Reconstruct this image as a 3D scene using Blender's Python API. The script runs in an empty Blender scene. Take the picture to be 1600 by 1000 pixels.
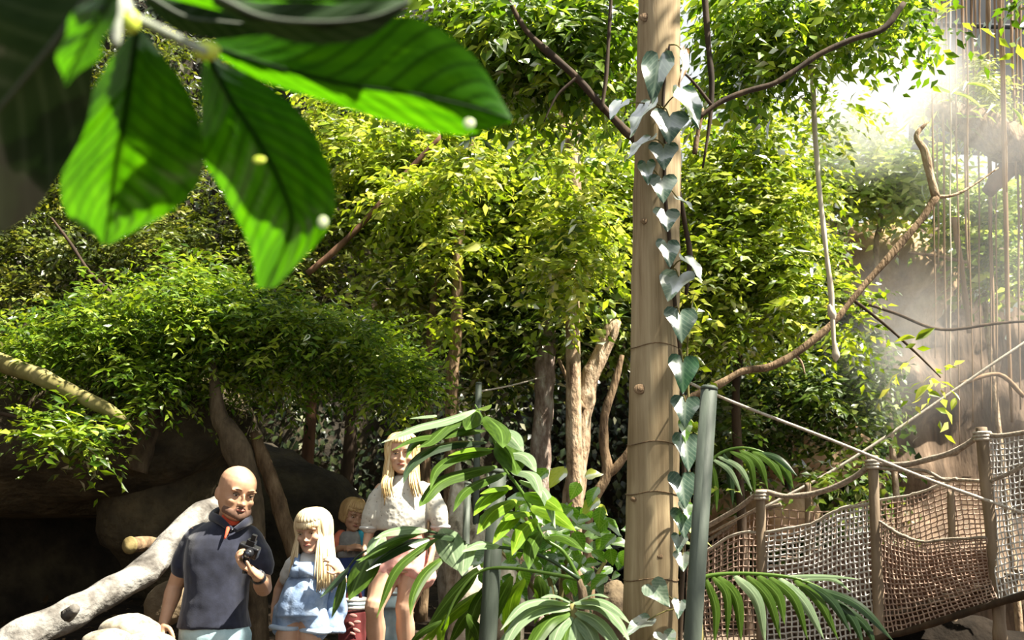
import bpy, math, random
import numpy as np
from mathutils import Vector, Matrix, noise

random.seed(7)
rng = np.random.default_rng(7)
SC = bpy.context.scene
COL = SC.collection

# ------------------------------------------------------------ camera, sky, sun, exposure
PITCH = math.radians(13.0)
CAM = Vector((0.0, 0.0, 1.5))
FPX = 1600 * 35.0 / 36.0
cam_data = bpy.data.cameras.new('camera')
cam_data.lens = 35.0
cam_data.sensor_width = 36.0
cam_data.clip_start = 0.05
cam_data.clip_end = 200.0
cam_data.dof.use_dof = True
cam_data.dof.focus_distance = 4.8
cam_data.dof.aperture_fstop = 5.0
cam = bpy.data.objects.new('camera', cam_data)
COL.objects.link(cam)
cam.location = CAM
cam.rotation_euler = (math.pi / 2 + PITCH, 0, 0)
SC.camera = cam

world = bpy.data.worlds.new('sky')
SC.world = world
world.use_nodes = True
wn = world.node_tree
wn.nodes.clear()
wo = wn.nodes.new('ShaderNodeOutputWorld')
wb = wn.nodes.new('ShaderNodeBackground')
wb.inputs['Color'].default_value = (0.93, 0.97, 1.0, 1)
wb.inputs['Strength'].default_value = 0.75
wn.links.new(wb.outputs[0], wo.inputs['Surface'])

sun_data = bpy.data.lights.new('sun', 'SUN')
sun_data.energy = 17.0
sun_data.angle = math.radians(1.2)
sun_data.color = (1.0, 0.93, 0.79)
sun = bpy.data.objects.new('sun', sun_data)
COL.objects.link(sun)
SUN_DIR = Vector((0.52, -0.20, 0.82)).normalized()
sun.rotation_euler = SUN_DIR.to_track_quat('Z', 'Y').to_euler()

SC.view_settings.view_transform = 'Standard'
SC.view_settings.look = 'None'
SC.view_settings.gamma = 1.0
SC.view_settings.use_curve_mapping = False
SC.view_settings.exposure = 0.45
SC.cycles.max_bounces = 7
SC.cycles.diffuse_bounces = 3
SC.cycles.glossy_bounces = 2
SC.cycles.transmission_bounces = 5
SC.cycles.volume_bounces = 1
SC.cycles.caustics_reflective = False
SC.cycles.caustics_refractive = False
SC.cycles.sample_clamp_indirect = 4.0
SC.cycles.use_denoising = True

# ------------------------------------------------------------ helpers
_R = Vector((1, 0, 0))
_U = Vector((0, -math.sin(PITCH), math.cos(PITCH)))
_F = Vector((0, math.cos(PITCH), math.sin(PITCH)))


def P(px, py, Y):
    """World point on the plane y = Y seen at a pixel of the 1600 x 1000 frame."""
    d = _R * ((px - 800) / FPX) + _U * ((500 - py) / FPX) + _F
    return CAM + d * (Y / d.y)


def S(py, Y):
    """Metres per pixel at that row and distance."""
    d = _U * ((500 - py) / FPX) + _F
    return (Y / d.y) / FPX


def PP(pts, Y):
    return [P(p[0], p[1], Y + (p[2] if len(p) > 2 else 0)) for p in pts]


LOC = {}


def prop(o, label=None, cat=None, group=None, kind=None):
    if label: o['label'] = label
    if cat: o['category'] = cat
    if group: o['group'] = group
    if kind: o['kind'] = kind
    return o


def empty(name, loc, label, cat, group=None):
    o = bpy.data.objects.new(name, None)
    COL.objects.link(o)
    o.location = loc
    LOC[o.name] = Vector(loc)
    o.empty_display_size = 0.1
    return prop(o, label, cat, group)


def link(name, me, mat, parent=None, origin=None, **kw):
    """Link a mesh whose vertices are relative to the parent's (or its own) base point."""
    o = bpy.data.objects.new(name, me)
    COL.objects.link(o)
    if mat is not None and not me.materials:
        for m in (mat if isinstance(mat, (list, tuple)) else [mat]):
            me.materials.append(m)
    if parent is not None:
        o.parent = parent
        LOC[o.name] = LOC[parent.name]
    else:
        o.location = origin if origin is not None else (0, 0, 0)
        LOC[o.name] = Vector(o.location)
    return prop(o, **kw)


def crom(pts, sub):
    """Catmull-Rom through points (each a tuple/Vector of any length)."""
    A = [np.array(p, float) for p in pts]
    if sub <= 1 or len(A) < 2: return A
    A = [2 * A[0] - A[1]] + A + [2 * A[-1] - A[-2]]
    out = []
    for i in range(1, len(A) - 2):
        p0, p1, p2, p3 = A[i - 1:i + 3]
        for k in range(sub):
            t = k / sub
            out.append(0.5 * ((2 * p1) + (-p0 + p2) * t + (2 * p0 - 5 * p1 + 4 * p2 - p3) * t * t + (-p0 + 3 * p1 - 3 * p2 + p3) * t ** 3))
    out.append(A[-2])
    return out


class B:
    """Collects shapes into one mesh."""

    def __init__(s):
        s.v = []; s.f = []; s.uv = None; s.tint = None

    def ring_loft(s, rings, cap=True, closed=True):
        n = len(rings[0]); b = len(s.v)
        for r in rings: s.v.extend(tuple(p) for p in r)
        m = n if closed else n - 1
        for i in range(len(rings) - 1):
            for k in range(m):
                a = b + i * n + k; c = b + i * n + (k + 1) % n
                s.f.append((a, c, c + n, a + n))
        if cap and closed:
            s.f.append(tuple(range(b + n - 1, b - 1, -1)))
            e = b + (len(rings) - 1) * n
            s.f.append(tuple(range(e, e + n)))
        return s

    def tube(s, pts, radii, n=8, sub=1, jit=0.0, flat=1.0, ref=None, cap=True, lump=0.0):
        if not isinstance(radii, (list, tuple)): radii = [radii] * len(pts)
        q = crom([tuple(p) + (r,) for p, r in zip(pts, radii)], sub)
        c = [Vector(x[:3]) for x in q]; rr = [max(1e-4, x[3]) for x in q]
        side = None; rings = []
        for i in range(len(c)):
            t = (c[min(i + 1, len(c) - 1)] - c[max(i - 1, 0)])
            if t.length < 1e-9: t = Vector((0, 0, 1))
            t.normalize()
            if side is None:
                side = Vector(ref) if ref is not None else (Vector((1, 0, 0)) if abs(t.x) < .9 else Vector((0, 1, 0)))
            side = side - t * side.dot(t)
            if side.length < 1e-6: side = t.orthogonal()
            side.normalize()
            o = t.cross(side)
            ring = []
            for k in range(n):
                a = 2 * math.pi * k / n
                r = rr[i] * (1 + (random.uniform(-jit, jit) if jit else 0))
                p = c[i] + side * (math.cos(a) * r) + o * (math.sin(a) * r * flat)
                if lump:
                    p = p + (p - c[i]) * lump * noise.noise(p * 9.0)
                ring.append(p)
            rings.append(ring)
        return s.ring_loft(rings, cap)

    def limb(s, pts, radii, n=12, sub=4, flat=1.0, ref=None):
        """A tube with rounded ends."""
        pts = [Vector(p) for p in pts]
        a = (pts[0] - pts[1]).normalized(); z = (pts[-1] - pts[-2]).normalized()
        r0, r1 = radii[0], radii[-1]
        q = crom([tuple(p) + (r,) for p, r in zip(pts, radii)], sub)
        P3 = [Vector(x[:3]) for x in q]; R3 = [x[3] for x in q]
        P3 = [P3[0] + a * r0 * .95, P3[0] + a * r0 * .7] + P3 + [P3[-1] + z * r1 * .7, P3[-1] + z * r1 * .95]
        R3 = [r0 * .3, r0 * .72] + R3 + [r1 * .72, r1 * .3]
        return s.tube(P3, R3, n=n, flat=flat, ref=ref)

    def ell(s, c, r, n=12, m=8, mat=None):
        b = []
        for i in range(m + 1):
            th = math.pi * (i + .02) / (m + .04); ring = []
            for k in range(n):
                a = 2 * math.pi * k / n
                p = Vector((r[0] * math.sin(th) * math.cos(a), r[1] * math.sin(th) * math.sin(a), r[2] * math.cos(th)))
                if mat is not None: p = mat @ p
                ring.append(Vector(c) + p)
            b.append(ring)
        return s.ring_loft(b[::-1])

    def flat_loft(s, rings, n=28, yaw=0.0, e=2.3):
        """Horizontal super-ellipse rings: (centre, rx, ry)."""
        out = []
        cy, sy = math.cos(yaw), math.sin(yaw)
        for c, rx, ry in rings:
            ring = []
            for k in range(n):
                a = 2 * math.pi * k / n
                ca, sa = math.cos(a), math.sin(a)
                x = rx * math.copysign(abs(ca) ** (2 / e), ca); y = ry * math.copysign(abs(sa) ** (2 / e), sa)
                ring.append(Vector(c) + Vector((x * cy - y * sy, x * sy + y * cy, 0)))
            out.append(ring)
        return s.ring_loft(out)

    def box(s, c, h, mat=None, bev=0.0):
        b = len(s.v)
        for dx in (-1, 1):
            for dy in (-1, 1):
                for dz in (-1, 1):
                    p = Vector((dx * h[0], dy * h[1], dz * h[2]))
                    if mat is not None: p = mat @ p
                    s.v.append(tuple(Vector(c) + p))
        for f in ((0, 1, 3, 2), (4, 6, 7, 5), (0, 4, 5, 1), (2, 3, 7, 6), (0, 2, 6, 4), (1, 5, 7, 3)):
            s.f.append(tuple(b + i for i in f))
        return s

    def mesh(s, name, origin=(0, 0, 0), smooth=True):
        o = Vector(origin)
        me = bpy.data.meshes.new(name)
        me.from_pydata([(v[0] - o.x, v[1] - o.y, v[2] - o.z) for v in s.v], [], s.f)
        if smooth: me.polygons.foreach_set('use_smooth', [True] * len(me.polygons))
        if s.uv is not None:
            ul = me.uv_layers.new(name='UVMap')
            li = np.empty(len(me.loops), np.int32); me.loops.foreach_get('vertex_index', li)
            ul.data.foreach_set('uv', np.array(s.uv, np.float32)[li].ravel())
        if s.tint is not None:
            at = me.attributes.new('tint', 'FLOAT', 'POINT')
            at.data.foreach_set('value', np.array(s.tint, np.float32))
        me.update()
        return me

    def build(s, name, mat, parent=None, origin=None, smooth=True, **kw):
        o = LOC[parent.name] if parent is not None else Vector(origin if origin is not None else s.v[0])
        return link(name, s.mesh(name, o, smooth), mat, parent, o, **kw)

    def remesh(s, name, mat, parent=None, origin=None, voxel=.006, smooth=4, wr=None, factor=.5, **kw):
        """Fuse the collected closed shapes into one continuous surface."""
        o = LOC[parent.name] if parent is not None else Vector(origin)
        me0 = s.mesh('tmp', o)
        ob = bpy.data.objects.new('tmp', me0)
        COL.objects.link(ob)
        m = ob.modifiers.new('r', 'REMESH'); m.mode = 'VOXEL'; m.voxel_size = voxel
        if smooth:
            q = ob.modifiers.new('s', 'SMOOTH'); q.factor = factor; q.iterations = smooth
        dg = bpy.context.evaluated_depsgraph_get()
        me = bpy.data.meshes.new_from_object(ob.evaluated_get(dg))
        bpy.data.objects.remove(ob); bpy.data.meshes.remove(me0)
        me.name = name
        nv = len(me.vertices)
        if wr:                                              # cloth folds as real relief
            amp, sc, st = wr
            co = np.empty(nv * 3, np.float32); me.vertices.foreach_get('co', co); co = co.reshape(-1, 3)
            no = np.empty(nv * 3, np.float32); me.vertices.foreach_get('normal', no); no = no.reshape(-1, 3)
            for i in range(nv):
                x = co[i]
                d = noise.noise(Vector((x[0] * sc + x[2] * st, x[1] * sc, x[2] * sc * .8 - x[0] * st))) + .5 * noise.noise(Vector((x[0], x[1], x[2])) * sc * 2.3)
                co[i] += no[i] * (d * amp)
            me.vertices.foreach_set('co', co.ravel())
        me.polygons.foreach_set('use_smooth', [True] * len(me.polygons))
        me.materials.clear()
        me.update()
        return link(name, me, mat, parent, o, **kw)


def mesh_np(name, V, F, tint=None):
    me = bpy.data.meshes.new(name)
    F = np.asarray(F, np.int32)
    me.vertices.add(len(V)); me.vertices.foreach_set('co', np.asarray(V, np.float32).ravel())
    me.loops.add(F.size); me.loops.foreach_set('vertex_index', F.ravel())
    me.polygons.add(len(F)); me.polygons.foreach_set('loop_start', np.arange(0, F.size, F.shape[1], dtype=np.int32))
    if tint is not None:
        at = me.attributes.new('tint', 'FLOAT', 'POINT'); at.data.foreach_set('value', np.asarray(tint, np.float32))
    me.update(calc_edges=True)
    return me


# ------------------------------------------------------------ materials
def mat_new(name):
    m = bpy.data.materials.new(name); m.use_nodes = True
    nt = m.node_tree; nt.nodes.clear()
    out = nt.nodes.new('ShaderNodeOutputMaterial')
    return m, nt, out


def N(nt, t, **kw):
    n = nt.nodes.new(t)
    for k, v in kw.items():
        if k.startswith('i_'): n.inputs[k[2:].replace('_', ' ')].default_value = v
        else: setattr(n, k, v)
    return n


def ramp(nt, fac, stops):
    r = nt.nodes.new('ShaderNodeValToRGB')
    e = r.color_ramp.elements
    while len(e) < len(stops): e.new(0.5)
    for el, (p, c) in zip(e, stops):
        el.position = p; el.color = (*c, 1)
    nt.links.new(fac, r.inputs['Fac'])
    return r.outputs['Color']


def surf(name, stops, scale=6.0, stretch=(1, 1, 1), rough=.8, bump=.3, detail=6.0, spec=.3, bscale=None, dist=.01, metal=0.0, sheen=0.0, warp=0.0):
    """Noise-coloured opaque surface with fine relief."""
    m, nt, out = mat_new(name)
    p = N(nt, 'ShaderNodeBsdfPrincipled'); p.inputs['Roughness'].default_value = rough
    p.inputs['Specular IOR Level'].default_value = spec; p.inputs['Metallic'].default_value = metal
    if sheen: p.inputs['Sheen Weight'].default_value = sheen
    tc = N(nt, 'ShaderNodeTexCoord'); mp = N(nt, 'ShaderNodeMapping'); mp.inputs['Scale'].default_value = stretch
    nt.links.new(tc.outputs['Object'], mp.inputs['Vector'])
    nz = N(nt, 'ShaderNodeTexNoise', i_Scale=scale, i_Detail=detail, i_Roughness=.6, i_Distortion=warp)
    nt.links.new(mp.outputs[0], nz.inputs['Vector'])
    nt.links.new(ramp(nt, nz.outputs['Fac'], stops), p.inputs['Base Color'])
    nb = N(nt, 'ShaderNodeTexNoise', i_Scale=bscale or scale * 3, i_Detail=5.0)
    nt.links.new(mp.outputs[0], nb.inputs['Vector'])
    bp = N(nt, 'ShaderNodeBump', i_Strength=bump, i_Distance=dist)
    nt.links.new(nb.outputs['Fac'], bp.inputs['Height']); nt.links.new(bp.outputs[0], p.inputs['Normal'])
    nt.links.new(p.outputs[0], out.inputs['Surface'])
    return m


def leaf_shader(nt, out, col, trans, rough, gloss, tmul=(1.25, 1.25, .55), bump=None):
    d = N(nt, 'ShaderNodeBsdfDiffuse'); t = N(nt, 'ShaderNodeBsdfTranslucent'); g = N(nt, 'ShaderNodeBsdfGlossy')
    g.inputs['Roughness'].default_value = rough
    mu = N(nt, 'ShaderNodeMix', data_type='RGBA', blend_type='MULTIPLY'); mu.inputs['Factor'].default_value = 1
    mu.inputs['B'].default_value = (*tmul, 1)
    nt.links.new(col, d.inputs['Color']); nt.links.new(col, mu.inputs['A']); nt.links.new(mu.outputs['Result'], t.inputs['Color'])
    m1 = N(nt, 'ShaderNodeMixShader'); m1.inputs[0].default_value = trans
    nt.links.new(d.outputs[0], m1.inputs[1]); nt.links.new(t.outputs[0], m1.inputs[2])
    lw = N(nt, 'ShaderNodeLayerWeight', i_Blend=.28)
    mm = N(nt, 'ShaderNodeMath', operation='MULTIPLY'); mm.inputs[1].default_value = gloss * .55
    nt.links.new(lw.outputs[0], mm.inputs[0])
    m2 = N(nt, 'ShaderNodeMixShader')
    nt.links.new(mm.outputs[0], m2.inputs[0]); nt.links.new(m1.outputs[0], m2.inputs[1]); nt.links.new(g.outputs[0], m2.inputs[2])
    if bump is not None:
        for n in (d, t, g): nt.links.new(bump, n.inputs['Normal'])
    nt.links.new(m2.outputs[0], out.inputs['Surface'])


def leafmat(name, stops, trans=.45, rough=.38, gloss=.85, tmul=(1.3, 1.25, .5)):
    """Small leaves: colour runs with each leaf's own tint."""
    m, nt, out = mat_new(name)
    at = N(nt, 'ShaderNodeAttribute', attribute_name='tint')
    leaf_shader(nt, out, ramp(nt, at.outputs['Fac'], stops), trans, rough, gloss, tmul)
    return m


def bigleaf(name, dark, light, vein, nveins=11, trans=.5, rough=.35, gloss=1.0, tmul=(1.2, 1.3, .4), slant=.28, patch=.35, midw=.05):
    """A broad leaf with midrib and slanting side veins, in the leaf's own length/width coordinates."""
    m, nt, out = mat_new(name)
    uv = N(nt, 'ShaderNodeUVMap'); sx = N(nt, 'ShaderNodeSeparateXYZ'); nt.links.new(uv.outputs[0], sx.inputs[0])
    a = N(nt, 'ShaderNodeMath', operation='ABSOLUTE'); nt.links.new(sx.outputs[0], a.inputs[0])
    b = N(nt, 'ShaderNodeMath', operation='MULTIPLY'); b.inputs[1].default_value = slant; nt.links.new(a.outputs[0], b.inputs[0])
    c = N(nt, 'ShaderNodeMath', operation='SUBTRACT'); nt.links.new(sx.outputs[1], c.inputs[0]); nt.links.new(b.outputs[0], c.inputs[1])
    d = N(nt, 'ShaderNodeMath', operation='MULTIPLY'); d.inputs[1].default_value = nveins * 2 * math.pi; nt.links.new(c.outputs[0], d.inputs[0])
    e = N(nt, 'ShaderNodeMath', operation='COSINE'); nt.links.new(d.outputs[0], e.inputs[0])
    nz = N(nt, 'ShaderNodeTexNoise', i_Scale=5.0, i_Detail=3.0); nt.links.new(uv.outputs[0], nz.inputs['Vector'])
    # base colour between veins
    cb = ramp(nt, nz.outputs['Fac'], [(.3, dark), (.7, light)])
    vr = N(nt, 'ShaderNodeMapRange'); vr.inputs['From Min'].default_value = .45; vr.inputs['From Max'].default_value = 1.0
    vr.inputs['To Max'].default_value = .75
    nt.links.new(e.outputs[0], vr.inputs['Value'])
    mr = N(nt, 'ShaderNodeMapRange'); mr.inputs['From Min'].default_value = midw * 2.2; mr.inputs['From Max'].default_value = midw * .3
    nt.links.new(a.outputs[0], mr.inputs['Value'])
    mx = N(nt, 'ShaderNodeMath', operation='MAXIMUM'); nt.links.new(vr.outputs[0], mx.inputs[0]); nt.links.new(mr.outputs[0], mx.inputs[1])
    mi = N(nt, 'ShaderNodeMix', data_type='RGBA'); nt.links.new(mx.outputs[0], mi.inputs['Factor']); nt.links.new(cb, mi.inputs['A'])
    mi.inputs['B'].default_value = (*vein, 1)
    leaf_shader(nt, out, mi.outputs['Result'], trans, rough, gloss, tmul)
    return m


def plain(name, col, rough=.6, spec=.4, metal=0.0):
    return surf(name, [(.3, tuple(c * .86 for c in col)), (.7, tuple(min(1, c * 1.1) for c in col))], scale=14, rough=rough, bump=.08, spec=spec, metal=metal, dist=.003)


M = {}
M['bark_dark'] = surf('dark_bark', [(.3, (.018, .012, .008)), (.6, (.06, .038, .022)), (.8, (.10, .07, .04))], 9, (1, 1, .25), .9, .6)
M['bark_red'] = surf('reddish_bark', [(.3, (.05, .022, .012)), (.6, (.13, .065, .035)), (.8, (.2, .12, .07))], 9, (1, 1, .25), .9, .6)
M['bark_brown'] = surf('brown_bark', [(.32, (.06, .036, .02)), (.5, (.17, .11, .06)), (.75, (.32, .225, .13))], 16, (1, 1, .3), .9, .9, dist=.02)
M['bark_pale'] = surf('pale_bark', [(.3, (.10, .06, .035)), (.46, (.3, .21, .13)), (.56, (.4, .3, .2)), (.75, (.56, .45, .32))], 16, (1, 1, .4), .9, .9, dist=.02)
M['bark_grey'] = surf('grey_bark', [(.32, (.09, .06, .045)), (.48, (.24, .175, .14)), (.58, (.33, .28, .235)), (.72, (.48, .44, .39))], 17, (1, 1, .4), .9, .9, dist=.02)
M['bark_mid'] = surf('brown_mid_bark', [(.3, (.03, .02, .012)), (.5, (.085, .06, .035)), (.75, (.17, .125, .075))], 12, (1, 1, .4), .95, .9, dist=.02)
M['bark_moss'] = surf('mossy_bark', [(.3, (.06, .05, .02)), (.5, (.17, .15, .05)), (.75, (.3, .25, .12))], 7, (1, 1, .5), .95, .5)
M['drift'] = surf('bleached_wood', [(.3, (.035, .03, .025)), (.44, (.12, .11, .097)), (.56, (.22, .21, .19)), (.75, (.33, .32, .295))], 13, (.6, .6, .6), .9, .9, dist=.02)
M['endgrain'] = surf('end_grain', [(.3, (.1, .075, .025)), (.7, (.26, .2, .08))], 18, (1, 1, 1), .85, .3)
M['post_grey'] = surf('grey_painted_post', [(.3, (.045, .058, .045)), (.55, (.075, .092, .072)), (.8, (.115, .13, .10))], 16, (1, 1, .2), .6, .2)
M['bridge_wood'] = surf('bridge_post_wood', [(.3, (.12, .085, .055)), (.6, (.25, .19, .13)), (.8, (.37, .3, .22))], 12, (1, 1, .2), .9, .4)
M['rope'] = surf('pale_rope', [(.3, (.3, .25, .19)), (.7, (.58, .53, .46))], 60, (1, 1, 1), .95, .5)
M['rope_dark'] = surf('weathered_rope', [(.3, (.16, .12, .09)), (.7, (.4, .34, .27))], 50, (1, 1, 1), .95, .5)
M['net'] = surf('net_cord', [(.3, (.36, .33, .3)), (.7, (.7, .68, .65))], 30, (1, 1, 1), .95, .3)  # sun on the paler panels is partly put into this cord colour
M['net_brown'] = surf('brown_net_cord', [(.3, (.2, .12, .085)), (.7, (.48, .36, .29))], 22, (1, 1, 1), .95, .3)
M['mat'] = surf('coir_mat', [(.3, (.05, .03, .02)), (.6, (.12, .07, .05)), (.8, (.2, .13, .1))], 26, (1, 1, 3), 1, .6)
M['plank'] = surf('deck_plank', [(.3, (.08, .06, .045)), (.7, (.22, .17, .12))], 14, (.3, 2, 1), .9, .4)
M['rock_dark'] = surf('shaded_rock', [(.3, (.008, .006, .004)), (.5, (.028, .022, .013)), (.75, (.075, .06, .032))], 3, (1, 1, 1), .9, .8, bscale=9, dist=.05)  # shade under the canopy and in the cave is put into this dark colour
M['rock'] = surf('brown_rock', [(.3, (.05, .035, .02)), (.5, (.13, .095, .055)), (.75, (.3, .22, .13))], 3, (1, 1, 1), .9, .8, bscale=9, dist=.05)
M['rock_tan'] = surf('tan_rock', [(.3, (.12, .075, .04)), (.5, (.34, .22, .12)), (.75, (.6, .44, .28))], 2.5, (1, 1, .8), .9, .8, bscale=8, dist=.05)
M['rock_streak'] = surf('streaked_rock', [(.3, (.025, .018, .012)), (.45, (.09, .06, .038)), (.6, (.17, .115, .075)), (.78, (.34, .25, .175))], 6, (1, 1, .13), .85, .8, bscale=6, dist=.05)
M['stone_pale'] = surf('pale_stone', [(.32, (.12, .1, .07)), (.46, (.32, .28, .21)), (.7, (.5, .46, .38))], 14, (1, 1, 1), .9, .5, bscale=20)
M['soil'] = surf('soil', [(.3, (.012, .009, .006)), (.6, (.045, .03, .018)), (.8, (.09, .065, .04))], 5, (1, 1, 1), 1, .8, bscale=30)
M['steel_dark'] = surf('dark_roof_panel', [(.3, (.02, .024, .03)), (.7, (.05, .056, .066))], 2, (1, 1, .2), .6, .1)
M['root'] = surf('aerial_root', [(.3, (.13, .075, .04)), (.6, (.26, .175, .105)), (.8, (.38, .29, .19))], 14, (1, 1, .1), .9, .3)
M['root_pale'] = surf('pale_aerial_root', [(.3, (.42, .34, .25)), (.7, (.68, .61, .51))], 14, (1, 1, .1), .9, .3)

LM = {}
LM['bright'] = leafmat('bright_leaves', [(0, (.022, .05, .005)), (.35, (.115, .19, .012)), (.7, (.31, .41, .03)), (.9, (.5, .57, .09)), (1, (.6, .61, .2))], .55)
LM['fine'] = leafmat('fine_leaves', [(0, (.012, .035, .003)), (.4, (.062, .135, .007)), (.75, (.18, .29, .014)), (1, (.36, .45, .05))], .5)
LM['olive'] = leafmat('olive_leaves', [(0, (.016, .027, .004)), (.4, (.06, .092, .009)), (.8, (.16, .2, .018)), (1, (.32, .32, .07))], .45)
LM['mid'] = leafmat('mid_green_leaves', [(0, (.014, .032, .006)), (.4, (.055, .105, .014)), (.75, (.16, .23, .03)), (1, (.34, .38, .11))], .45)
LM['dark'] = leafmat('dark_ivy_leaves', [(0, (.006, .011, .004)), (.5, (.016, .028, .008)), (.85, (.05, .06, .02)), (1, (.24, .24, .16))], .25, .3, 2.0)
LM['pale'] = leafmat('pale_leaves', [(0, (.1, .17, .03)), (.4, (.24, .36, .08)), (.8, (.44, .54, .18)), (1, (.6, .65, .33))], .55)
LM['overhead'] = leafmat('overhead_leaves', [(0, (.018, .045, .004)), (.4, (.09, .185, .012)), (.8, (.25, .37, .03)), (1, (.44, .52, .09))], .62)
LM['moss'] = leafmat('moss_tufts', [(0, (.1, .15, .03)), (.5, (.3, .36, .1)), (1, (.55, .58, .28))], .3)
LM['litter'] = leafmat('dry_leaf_litter', [(0, (.03, .02, .01)), (.5, (.1, .06, .03)), (1, (.3, .2, .1))], .2)
# ------------------------------------------------------------ ground
# footings of the people, from the joints they are posed on, set how high the trail stands at each distance
HIP_MAN = P(334, 990, 4.7).z
TRAIL = [(-4, .0), (0.5, .0), (3.2, .02), (4.0, HIP_MAN - .93), (4.75, HIP_MAN - .93), (5.25, P(470, 985, 5.0).z - .42), (5.75, P(640, 945, 5.6).z - .42),
         (7.2, P(550, 1022, 7.0).z), (10, 1.35), (16, 1.9)]


def gz(x, y):
    z = float(np.interp(y, [a for a, b in TRAIL], [b for a, b in TRAIL]))
    side = max(0.0, abs(x + 1.6) - 2.2)
    low = min(1.0, side / 1.5)
    z2 = .02 + .05 * max(0, y - 3)
    z = z * (1 - low) + min(z, z2) * low
    return z


gb = B()
nx, ny = 90, 90
for j in range(ny + 1):
    for i in range(nx + 1):
        x = -9 + 18 * i / nx; y = -4 + 19 * j / ny
        gb.v.append((x, y, gz(x, y) + .03 * noise.noise(Vector((x, y, 0)) * 1.7) * min(1, max(0, abs(y - 4.8) - 1.2))))
for j in range(ny):
    for i in range(nx):
        a = j * (nx + 1) + i
        gb.f.append((a, a + 1, a + nx + 2, a + nx + 1))
gb.build('ground', M['soil'], origin=(0, 0, 0), kind='structure')


# ------------------------------------------------------------ leaf clouds
LEAF_T = np.array([[0, 0, 0], [.42, .5, .07], [.42, -.5, .07], [1, 0, -.12], [.5, 0, 0]])
LEAF_F = np.array([[0, 4, 1], [1, 4, 3], [0, 2, 4], [2, 3, 4]])


def unit(a):
    return a / np.maximum(np.linalg.norm(a, axis=-1, keepdims=True), 1e-9)


def leaves_mesh(name, base, d, n, ln, wd, tint, origin):
    """One leaf per row: base point, direction, normal, length, width."""
    d = unit(d); s = unit(np.cross(n, d)); n = np.cross(d, s)
    T = LEAF_T
    V = base[:, None, :] + ln[:, None, None] * (T[None, :, 0:1] * d[:, None, :] + T[None, :, 2:3] * n[:, None, :]) + wd[:, None, None] * T[None, :, 1:2] * s[:, None, :]
    F = (np.arange(len(base)) * 5)[:, None, None] + LEAF_F[None]
    return mesh_np(name, V.reshape(-1, 3) - np.array(origin), F.reshape(-1, 3), np.repeat(tint, 5))


def sprigs(blobs, k, ln, aspect, droop=.5, spread=.9, tl=None, tint_mu=.5, tint_sd=.22, up=.6):
    """Twigs carrying k leaves on the shell of ellipsoid blobs; returns per-leaf arrays."""
    out = []
    for c, r, nt in blobs:
        c = np.array(c); r = np.array(r)
        u = unit(rng.normal(size=(nt, 3)))
        u[:, 2] = np.where(rng.random(nt) < .35, np.abs(u[:, 2]), u[:, 2])
        rad = rng.uniform(.3, 1.0, nt) ** .45
        p = c + u * r * rad[:, None]
        td = unit(u * np.array([1, 1, .5]) + rng.normal(size=(nt, 3)) * .45 + np.array([0, 0, -.25 * droop]))
        L = (tl or ln * 3.2) * rng.uniform(.7, 1.3, nt)
        t = (np.arange(k) + .6) / k
        pos = p[:, None, :] + td[:, None, :] * (L[:, None] * t[None])[:, :, None]
        pos[..., 2] -= (L[:, None] * (t ** 2)[None]) * droop * .5
        side = unit(np.cross(td, np.array([0, 0, 1.0])))
        sg = np.where(np.arange(k) % 2 == 0, 1.0, -1.0)
        dr = td[:, None, :] * .55 + side[:, None, :] * (sg[None, :, None] * spread) + rng.normal(size=(nt, k, 3)) * .28
        dr[..., 2] -= droop * .55
        nn = np.array([0, 0, up]) + rng.normal(size=(nt, k, 3)) * .5 + u[:, None, :] * .35
        tw = rng.normal(tint_mu, tint_sd, nt)
        tn = np.clip(tw[:, None] + rng.normal(0, .13, (nt, k)), 0, 1)
        ll = ln * rng.uniform(.65, 1.25, (nt, k))
        out.append((pos.reshape(-1, 3), dr.reshape(-1, 3), nn.reshape(-1, 3), ll.ravel(), (ll * aspect).ravel(), tn.ravel()))
    return [np.concatenate([o[i] for o in out]) for i in range(6)]


def leaf_single(name):
    """A finer leaf blade for leaves that are picked apart: 24 triangles, unit length along X."""
    b = B(); prof = [0.04, .3, .46, .5, .4, .22, .02]
    for i, w in enumerate(prof):
        x = i / 6
        for q in (-1, -.5, 0, .5, 1):
            b.v.append((x, q * w, .10 * abs(q) * w * 2 - .18 * x * x))
    for i in range(6):
        for q in range(4):
            a = i * 5 + q
            b.f.append((a, a + 1, a + 6, a + 5))
    return b


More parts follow.
